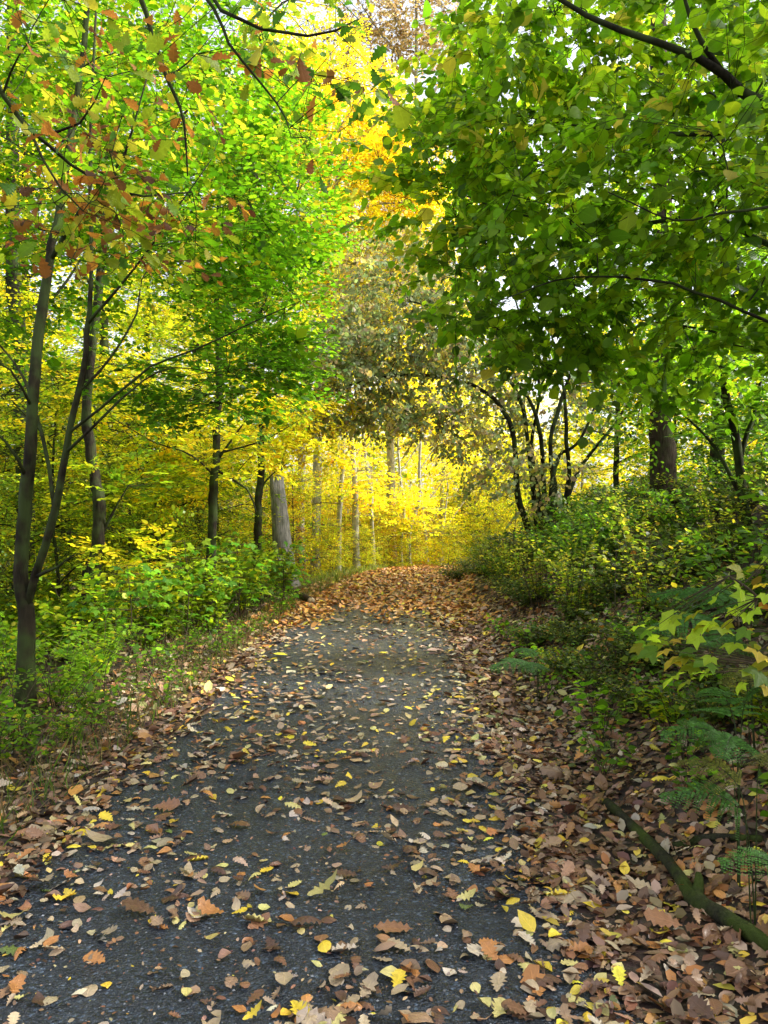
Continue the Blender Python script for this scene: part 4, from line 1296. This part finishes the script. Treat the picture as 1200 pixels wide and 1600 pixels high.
def frond(parent, base, tip, mat, col, npin=13, roll=.45):
    """bracken-like frond: bare stalk, arching rachis, separate pinnae set with pinnules"""
    base, tip = np.array(base, float), np.array(tip, float)
    v = tip - base
    st = base + np.array([v[0] * .14, v[1] * .14, max(.06, v[2] * .92)])
    lift = .16 * np.linalg.norm(v)
    sp = spline([base, base + (st - base) * np.array([.35, .35, .6]), st, st + (tip - st) * .45 + UP * lift * .55, tip], 40)
    tb = Tubes()
    tb.add(sp, np.linspace(.0035, .0007, 40), 4, cap=False)
    arc = np.concatenate([[0], np.cumsum(np.linalg.norm(np.diff(sp, axis=0), axis=1))])
    k0 = 20
    length = arc[-1] - arc[k0]
    gap = length / npin
    LV = Leaves()
    for k in range(npin):
        f = (k + .3) / npin
        a = arc[k0] + length * f
        i = min(int(np.searchsorted(arc, a)), 38)
        p, tan = sp[i], norm(sp[i + 1] - sp[i])
        sd = np.cross(tan, UP)
        sd = norm(sd + UP * roll * np.sign(sd[1] + 1e-6) * abs(sd[1]))
        L_ = length * .40 * (1 - f) ** .85 * rng.uniform(.85, 1.1) + .014
        for sg in (-1, 1):
            pd = norm(sd * sg + tan * .55 - UP * .12 + rng.normal(0, .09, 3))
            m = max(4, int(L_ / .0075))
            q = np.linspace(.05, 1, m)
            pp = p + pd * (L_ * q)[:, None] - UP * (.25 * L_ * q * q)[:, None]
            tb.segs(p[None], pp[-1:], .0011, .0005)
            nrm = norm(np.cross(pd, np.cross(UP - np.array([0, .45, 0]), pd)))
            bb = np.cross(nrm, pd)
            wdt = min(gap * .62, .024) * (1 - q * .75) + .003
            for s2 in (-1, 1):
                ax = norm(pd * .5 + bb * s2 + rng.normal(0, .08, (m, 3)))
                LV.add(T_LITE, pp, ax, np.repeat(nrm[None], m, 0) + rng.normal(0, .15, (m, 3)), wdt,
                       np.clip(np.array(col) * np.exp(rng.normal(0, .22, (m, 1))), 0, 1), wid=np.full(m, .95))
    V, T, C_, L = [np.concatenate([p_[i] for p_ in LV.parts]) for i in range(4)]
    tv = np.vstack(tb.V)
    tt = np.vstack(tb.T)
    return link('frond', tri_mesh('frond', np.vstack([V, tv]), np.vstack([T, tt + len(V)]), mat,
                                  np.vstack([C_, np.repeat(np.array([[.06, .085, .03]]), len(tv), 0)]), np.vstack([L, np.zeros((len(tv), 3))])), parent)


def fern(label, base, tips):
    root = empty('fern', base, label, 'fern')
    for k, tip in enumerate(tips):
        c = np.array(FERN_G) * rng.uniform(.8, 1.25) if rng.random() > .15 else np.array([.16, .17, .03])
        frond(root, np.array(base) + rng.normal(0, .012, 3) * np.array([1, 1, 0]), tip, M_LEAF, c)
    return root


FERN_G = (0.075, 0.19, 0.035)
for nm, lab, lst in (('dead_stems', 'thin bare dead stems sticking out of the brambles on the right bank', [(edge_r(q) + rng.uniform(.9, 4), q) for q in rng.uniform(4, 15, 130)]),
                     ('dry_stalks', 'brown dry stalks standing along the left verge', [(edge_l(q) - rng.uniform(.35, 2.2), q) for q in rng.uniform(4, 15, 170)])):
    tb = Tubes()
    for x_, y_ in lst:
        b_ = gz(x_, y_)
        h_ = rng.uniform(.3, 1.0) * (1.25 if nm == 'dead_stems' else .8)
        v_ = np.array([rng.normal(0, .35), rng.normal(0, .35), 1.0]) * h_
        tb.add(spline([b_, b_ + v_ * .55 + rng.normal(0, .03, 3), b_ + v_ + np.array([v_[0] * .5, v_[1] * .5, -h_ * .12])], 6), np.linspace(.005, .0015, 6), 4, cap=False)
    setp(tb.obj(nm, M_STEM), lab, 'stems', None, 'stuff')

f1 = gz(1.44, 3.05, .0)
fern('green fern with its long frond pointing at the path, upper of the pair', f1, [P(1032, 1150, 3.05), P(1100, 1080, 3.4), P(1225, 1090, 2.95), P(1130, 1185, 2.75)])
f2 = gz(1.36, 2.78, .0)
fern('green fern with a yellow leaf caught on it, below the upper fern', f2, [P(1030, 1245, 2.85), P(1060, 1190, 3.0), P(1215, 1200, 2.65)])
f3 = gz(1.36, 2.52, .0)
fern('drooping dark fern at the right edge above the mossy branch', f3, [P(1125, 1350, 2.5), P(1240, 1340, 2.45)])
f4 = gz(2.0, 4.1, .0)
fern('shaded fern among brambles behind the maple sapling', f4, [P(1010, 985, 4.0), P(1060, 930, 4.3), P(1100, 1010, 3.85), P(1010, 930, 4.6)])
f5 = gz(1.35, 6.6, .0)
fern('bright fern low on the bank near the path edge', f5, [P(765, 1045, 6.4), P(805, 1015, 6.9), P(830, 1050, 6.2)])
f6 = gz(1.72, 3.3, .0)
fern('fern at the right edge beside the maple sapling', f6, [P(1130, 1070, 3.1), P(1215, 1030, 3.3), P(1290, 1090, 3.1)])

# ------------------------------------------------------------------ fallen branch, logs, twigs
fb = []
for px, py in ((948, 1262), (1000, 1312), (1050, 1366), (1085, 1415), (1135, 1448), (1200, 1488), (1300, 1560)):
    p = gpt(px, py)
    p[2] += .03
    fb.append(p)
fr_ = empty('fallen_branch', fb[3], 'fallen mossy branch lying on leaf litter at lower right', 'branch')
tb = Tubes()
sp = spline(fb, 40)
rr = np.linspace(.026, .034, 40) * (1 + .25 * np.exp(-((np.arange(40) - 20) / 2.5) ** 2)) * (1 + .05 * np.sin(np.arange(40) * 1.3))
tb.add(sp, rr, 10, .10)
tb.obj('stem', M_MOSSY, fr_)
tb = Tubes()
tb.add(spline([sp[20], sp[20] + np.array([.03, .05, .05]), sp[20] + np.array([.05, .10, .055])], 5), [.024, .022, .02, .017, .014], 8, .1)
tb.obj('stub', M_MOSSY, fr_)
s2 = [gpt(1015, 1332), gpt(1060, 1328), gpt(1110, 1315), gpt(1190, 1318)]
for q in s2:
    q[2] += .02
r2 = empty('fallen_stick', s2[0], 'dark stick lying behind the fallen mossy branch', 'stick')
tb = Tubes()
tb.add(spline(s2, 14), np.linspace(.022, .016, 14), 8, .12)
tb.obj('stem', M_MOSSY, r2)
for lab, pts, r in (('small twig lying on the asphalt among leaves at lower centre', [(655, 1255), (650, 1270), (640, 1285), (660, 1295)], .005),
                    ('thin bent twig on the asphalt at lower left of centre', [(430, 1352), (450, 1345), (475, 1335)], .004),
                    ('short dark twig near the bottom of the asphalt', [(300, 1530), (330, 1505), (345, 1500)], .005),
                    ('pale stick lying across litter near the path on the right', [(860, 1440), (890, 1452), (915, 1455)], .007)):
    pp = [gpt(*q) + np.array([0, 0, .014]) for q in pts]
    tb = Tubes()
    tb.add(spline(pp, 8), np.linspace(r, r * .5, 8), 5, .1)
    setp(tb.obj('fallen_twig', M_STEM), lab, 'twig')
for lab, a, b in (('cut log at the left verge before the snag, upper one', (462, 922), (485, 930)), ('cut log at the left verge before the snag, lower one', (465, 932), (487, 938))):
    A, B = gpt(*a), gpt(*b)
    A[1] = B[1] = 14.8
    A = P(*a, 15.2)
    B = P(*b, 14.2)
    A[2] = float(ground(A[0], A[1])) + .08
    B[2] = float(ground(B[0], B[1])) + .07
    r0 = empty('cut_log', (A + B) / 2, lab, 'log')
    tb = Tubes()
    tb.add(spline([A, B], 6), .065, 10, .06)
    tb.obj('bark', M_BARK_BROWN, r0)
    tb = Tubes()
    e = B + (B - A) / np.linalg.norm(B - A) * .02
    tb.add(np.array([B, e]), .058, 10)
    tb.obj('cut_face', M_CUTWOOD, r0)

# ------------------------------------------------------------------ fallen leaves
FALL = [(6, (0.38, 0.285, 0.18)), (4, (0.30, 0.185, 0.11)), (3.2, (0.19, 0.09, 0.045)), (2.6, (0.10, 0.05, 0.03)), (1.5, (0.38, 0.165, 0.05)), (1.9, (0.66, 0.48, 0.04)), (1.8, (0.55, 0.47, 0.17)), (.3, (0.13, 0.16, 0.04)), (2.0, (0.46, 0.38, 0.29))]
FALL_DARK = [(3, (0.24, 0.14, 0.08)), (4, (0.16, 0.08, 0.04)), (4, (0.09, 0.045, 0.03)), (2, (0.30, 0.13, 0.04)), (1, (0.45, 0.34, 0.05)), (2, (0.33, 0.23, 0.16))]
FALL_FAR = [(4, (0.56, 0.27, 0.07)), (4, (0.50, 0.21, 0.05)), (2, (0.38, 0.20, 0.09)), (2, (0.60, 0.38, 0.18)), (1.5, (0.66, 0.48, 0.06))]
COLNAME = ['pale tan', 'light brown', 'dark brown', 'blackish brown', 'orange brown', 'bright yellow', 'pale yellow', 'green', 'whitish beige']
CURLS = ((.25, .5, .05, .3), (-.2, -.4, .10, -.3), (.8, .3, -.02, .5), (.1, 1.1, .02, -.9), (-.7, -.2, .16, .6), (.05, .15, .02, .1))
FT_OAK = [strip_leaf(OAK_ST, np.array(OAK_HW) * w, fold=f, curl=c, bend=b, twist=t, wave=.03) for (f, c, b, t), w in zip(CURLS, (1.25, 1.1, .9, 1.2, .85, 1.35))]
FT_OV = [strip_leaf(OV[0], np.array(OV[1]) * w, fold=f, curl=c, bend=b, twist=t, wave=.025) for (f, c, b, t), w in zip(CURLS, (1.1, 1.2, .9, 1.1, .8, 1.25))]
FT_RND = [strip_leaf(*RND, fold=f, curl=c, bend=b, twist=t, wave=.03) for f, c, b, t in CURLS[:4]]
FT_LITE = [strip_leaf([0, .3, .7, 1], [0, .27, .24, 0], fold=.3, curl=.4, bend=.04), strip_leaf([0, .3, .7, 1], [0, .24, .28, 0], fold=-.25, curl=-.3, bend=.08)]


def fall_frames(x, y, tilt, lift):
    n = len(x)
    z = surf(x, y) + .004 + lift
    a = rng.uniform(0, 6.283, n)
    nr = norm(surf_n(x, y) + rng.normal(0, tilt, (n, 3)))
    ax = np.stack([np.cos(a), np.sin(a), np.zeros(n)], -1)
    ax = norm(ax - nr * np.sum(ax * nr, 1, keepdims=True))
    return np.stack([x, y, z], -1), ax, nr


def scatter(n, y0, y1, s0, s1, power=1.0):
    y = y0 + (y1 - y0) * rng.random(n) ** power
    s = s0 + (s1 - s0) * rng.random(n)
    return xc(y) + s, y


# candidate leaves: path, verges, floor
def dens_path(x, y):
    s = x - xc(y)
    cl = .5 + .5 * np.sin(x * 3.1 + 2 * np.sin(y * 1.7)) * np.sin(y * 2.3 + x)
    d = .20 + .66 * cl ** 1.5 + .5 * sstep(.6, 1.35, s) + .35 * sstep(.8, 1.35, -s)
    d = np.clip(d, 0, 1) * .85 * (1 - .5 * sstep(5, 8.5, y) * (1 - sstep(.8, 1.3, np.abs(s))))
    return np.clip(d, 0, 1)


xs, ys, ks = [], [], []
x, y = scatter(11500, 2.0, 12.5, -1.35, 1.35, 1.1)
k = rng.random(len(x)) < dens_path(x, y)
xs.append(x[k]); ys.append(y[k]); ks.append(np.zeros(k.sum(), int))
x, y = scatter(7500, 1.9, 13, 0.9, 2.9, 1.15)
k = rng.random(len(x)) < np.clip(1.25 - (x - xc(y) - 1.3) * .35, .35, 1) * sstep(.9, 1.4, x - xc(y) + .15 * np.sin(y * 4))
xs.append(x[k]); ys.append(y[k]); ks.append(np.ones(k.sum(), int))
x, y = scatter(4300, 2.2, 13, -2.7, -1.1, 1.1)
k = rng.random(len(x)) < np.clip(1.1 - (-(x - xc(y)) - 1.5) * .5, .3, 1)
xs.append(x[k]); ys.append(y[k]); ks.append(np.ones(k.sum(), int) * 2)
x, y, kz = np.concatenate(xs), np.concatenate(ys), np.concatenate(ks)
n = len(x)
lift = rng.random(n) ** 2 * np.where(kz == 0, .012, .035)
pos, ax, nr = fall_frames(x, y, np.where(kz == 0, .20, .34)[:, None], lift)
kind = rng.choice(3, n, p=[.45, .42, .13])
var = rng.integers(0, 12, n)
ci = rng.choice(len(FALL), n, p=np.array([f[0] for f in FALL]) / sum(f[0] for f in FALL))
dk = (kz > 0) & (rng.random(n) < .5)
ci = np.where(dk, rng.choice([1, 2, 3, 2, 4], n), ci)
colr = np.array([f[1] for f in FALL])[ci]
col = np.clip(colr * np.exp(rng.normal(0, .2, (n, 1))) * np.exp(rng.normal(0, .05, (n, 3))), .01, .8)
size = np.where(kind == 0, .076, np.where(kind == 1, .060, .045)) * np.exp(rng.normal(0, .3, n))
app = size * CAMZ / np.sum((pos - np.array([0, 0, CAMZ])) ** 2, 1)
app = np.where(in_view(pos, 4), app, 0)
pick = np.argsort(-app)[:296]
rest = np.ones(n, bool)
rest[pick] = False
TMS = [FT_OAK, FT_OV, FT_RND]
KN = ['lobed oak leaf', 'oval beech leaf', 'small round leaf']
cache = {}
for i in pick:
    kd_, vr, c_ = kind[i], var[i] % len(TMS[kind[i]]), ci[i]
    jit = rng.integers(0, 2)
    key = (kd_, vr, c_, jit)
    if key not in cache:
        V0, T0, L0 = TMS[kd_][vr]
        L = L0.copy(); L[:, 2] = rng.random()
        cc = np.clip(colr[i] * np.exp(rng.normal(0, .18)), 0, .8)
        cache[key] = tri_mesh('fallen_leaf', V0, T0, M_LITTER, np.repeat(cc[None], len(V0), 0), L)
    o = bpy.data.objects.new('fallen_leaf', cache[key])
    COL.objects.link(o)
    a, nn = ax[i], nr[i]
    s = np.cross(a, nn)
    s /= np.linalg.norm(s)
    M = Matrix(((s[0], a[0], nn[0], pos[i][0]), (s[1], a[1], nn[1], pos[i][1]), (s[2], a[2], nn[2], pos[i][2]), (0, 0, 0, 1)))
    o.matrix_world = M @ Matrix.Diagonal((size[i], size[i], size[i], 1))
    off = x[i] - float(xc(y[i]))
    pxx = CXP + pos[i][0] / pos[i][1] * FPX
    pyy = HYP - (pos[i][2] - CAMZ) / pos[i][1] * FPX
    zone = 'on the right verge' if off > 1.0 else ('on the left verge' if off < -1.15 else
            ('on asphalt at left' if pxx < 330 else ('on asphalt at right' if pxx > 680 else 'on asphalt mid path')))
    row = 'nearest the camera' if pyy > 1500 else ('a step ahead' if pyy > 1400 else 'two steps ahead')
    setp(o, f'{COLNAME[c_]} {KN[kd_]} {zone} {row}', 'leaf', 'fallen leaves on the path and verges')
lit = Leaves()
for kd_ in range(3):
    for vr in range(len(TMS[kd_])):
        s = rest & (kind == kd_) & (var % len(TMS[kd_]) == vr) & (y < 6)
        if s.any():
            lit.add(TMS[kd_][vr], pos[s], ax[s], nr[s], size[s], col[s], wid=rng.uniform(.7, 1.15, s.sum()))
s = rest & (y >= 6)
lit.add(FT_LITE[0], pos[s], ax[s], nr[s], size[s], col[s])
setp(lit.obj('leaf_litter', M_LITTER), 'brown and yellow leaves scattered thinly over the path', 'leaf litter', None, 'stuff')

# under-layer of dark litter on the verges, orange litter over the far path, coarse floor
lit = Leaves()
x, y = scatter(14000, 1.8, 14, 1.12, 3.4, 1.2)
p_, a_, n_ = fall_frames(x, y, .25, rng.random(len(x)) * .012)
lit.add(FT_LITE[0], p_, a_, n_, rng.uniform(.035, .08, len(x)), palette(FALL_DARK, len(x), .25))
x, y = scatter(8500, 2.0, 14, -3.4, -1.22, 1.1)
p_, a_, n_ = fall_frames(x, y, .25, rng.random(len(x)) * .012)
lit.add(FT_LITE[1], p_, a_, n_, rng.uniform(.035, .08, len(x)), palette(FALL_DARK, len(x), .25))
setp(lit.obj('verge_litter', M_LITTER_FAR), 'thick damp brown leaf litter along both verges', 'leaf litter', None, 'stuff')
lit = Leaves()
nfar = 15000
y = 11 + 25 * rng.random(nfar) ** 1.2
sx_ = rng.uniform(-1.9, 1.9, nfar)
k = rng.random(nfar) < np.clip(sstep(11.3, 14.2, y + .6 * np.sin(sx_ * 5)) + .5 * sstep(.6, 1.2, np.abs(sx_)), 0, 1)
x, y = (xc(y) + sx_)[k], y[k]
p_, a_, n_ = fall_frames(x, y, .35, rng.random(len(x)) * .03)
lit.add(FT_LITE[0], p_, a_, n_, rng.uniform(.08, .13, len(x)), palette(FALL_FAR, len(x), .22))
setp(lit.obj('orange_litter', M_LITTER_FAR), 'orange carpet of fallen leaves covering the far path', 'leaf litter', None, 'stuff')
lit = Leaves()
nfl = 15000
y = rng.uniform(6, 46, nfl)
x = rng.uniform(-1, 1, nfl) * (4 + y * .55)
k = np.abs(x - xc(y)) > 1.9
x, y = x[k], y[k]
p_, a_, n_ = fall_frames(x, y, .3, rng.random(len(x)) * .03)
lit.add(FT_LITE[1], p_, a_, n_, rng.uniform(.09, .17, len(x)), palette(FALL, len(x), .25))
setp(lit.obj('floor_litter', M_LITTER_FAR), 'fallen leaves over the forest floor under the trees', 'leaf litter', None, 'stuff')

lit = Leaves()
x, y = scatter(6500, 1.9, 9, -1.5, 2.4, 1.3)
p_, a_, n_ = fall_frames(x, y, .3, rng.random(len(x)) * .006)
lit.add(FT_LITE[0], p_, a_, n_, rng.uniform(.006, .026, len(x)), palette(FALL_DARK + FALL_DARK[:3] + FALL[:4], len(x), .3))
setp(lit.obj('leaf_crumbs', M_LITTER_FAR), 'small broken bits of brown leaf scattered over the path', 'leaf crumbs', None, 'stuff')

# grit and crumbs on the asphalt
n = 9000
y = 2.0 + 5.5 * rng.random(n) ** 1.4
x = xc(y) + rng.uniform(-1.28, 1.28, n)
pos = np.stack([x, y, surf(x, y) + .001], -1)
oct_v = np.array([(1, 0, 0), (-1, 0, 0), (0, 1, 0), (0, -1, 0), (0, 0, .7), (0, 0, -.7)], float)
oct_t = np.array([(0, 2, 4), (2, 1, 4), (1, 3, 4), (3, 0, 4)])
gr = Leaves()
a = rng.uniform(0, 6.28, n)
axg = np.stack([np.cos(a), np.sin(a), np.zeros(n)], -1)
cg = np.array([[.10, .105, .115]]) * np.exp(rng.normal(0, .5, (n, 1)))
gr.add((oct_v, oct_t, np.zeros((6, 3))), pos, axg, np.repeat(UP[None], n, 0), .0018 + .0055 * rng.random(n) ** 4, np.clip(cg, .01, .6))
setp(gr.obj('gravel', M_LITTER_FAR), 'fine loose grit scattered over the asphalt path', 'gravel', None, 'stuff')

# sparse grass along the left edge
def grass(name, label, x, y, h, w, col):
    n = len(x)
    pos = np.stack([x, y, ground(x, y) - .005], -1)
    ax = norm(UP + rng.normal(0, .45, (n, 3)) * np.array([1, 1, .1]))
    fc = norm(rng.normal(0, 1, (n, 3)) * np.array([1, 1, .1]))
    g = Leaves()
    blade = (np.array([(-w, 0, 0), (w, 0, 0), (-w * .8, .45, .05), (w * .8, .45, .05), (0, 1, .28)]), np.array([(0, 1, 3), (0, 3, 2), (2, 3, 4)]), np.zeros((5, 3)))
    g.add(blade, pos, ax, fc, h * np.exp(rng.normal(0, .3, n)), col)
    setp(g.obj(name, M_LEAF), label, 'grass', None, 'stuff')


n = 6500
y = rng.uniform(3.2, 20, n)
x = xc(y) - 1.3 - .12 - np.abs(rng.normal(0, .6, n))
grass('grass', 'sparse green and dry grass along the left verge', x, y, .13, .022, palette([(2, (.07, .13, .02)), (2, (.12, .20, .03)), (2.5, (.25, .19, .09)), (2, (.15, .10, .05))], n))
n = 2600
y = rng.uniform(18, 31, n)
x = xc(y) - 1.5 - np.abs(rng.normal(0, .6, n))
grass('grass', 'pale green grass strip along the far left path edge', x, y, .2, .03, palette([(2, (.12, .2, .03)), (2, (.25, .30, .05)), (1, (.35, .3, .1))], n))

# every repeat gets a label of its own, counted along its row
ORD = ['first', 'second', 'third', 'fourth', 'fifth', 'sixth', 'seventh', 'eighth', 'ninth', 'tenth', 'eleventh', 'twelfth', 'thirteenth', 'fourteenth', 'fifteenth', 'sixteenth', 'seventeenth', 'eighteenth', 'nineteenth', 'twentieth']


def ordw(i):
    return ORD[i] if i < 20 else (['twenty', 'thirty', 'forty', 'fifty', 'sixty'][i // 10 - 2 + (1 if (i + 1) % 10 == 0 else 0)] + ('-' + ORD[(i + 1) % 10 - 1] if (i + 1) % 10 else 'th')).replace('yth', 'ieth')


bag = {}
for o, lab, yy in rows:
    bag.setdefault(lab, []).append((yy, o))
for lab, l in bag.items():
    for i, (yy, o) in enumerate(sorted(l, key=lambda t: t[0])):
        o['label'] = lab + (', ' + ordw(i) + ' from the camera' if len(l) > 1 else '')
bag = {}
row_objs = {o for o, _, _ in rows}
for o in bpy.data.objects:
    if o.get('category') and o not in row_objs and o.get('group'):
        bag.setdefault(o['label'], []).append(o)
for lab, l in bag.items():
    if len(l) < 2:
        continue
    l.sort(key=lambda o: o.matrix_basis.translation.x / max(o.matrix_basis.translation.y, .1))
    for i, o in enumerate(l):
        o['label'] = lab + ' ' + ordw(i) + ' from left'
for o in bpy.data.objects:
    if 'used' in o:
        del o['used']
print('objects', len(bpy.data.objects), 'tris', sum(len(m.polygons) for m in bpy.data.meshes))
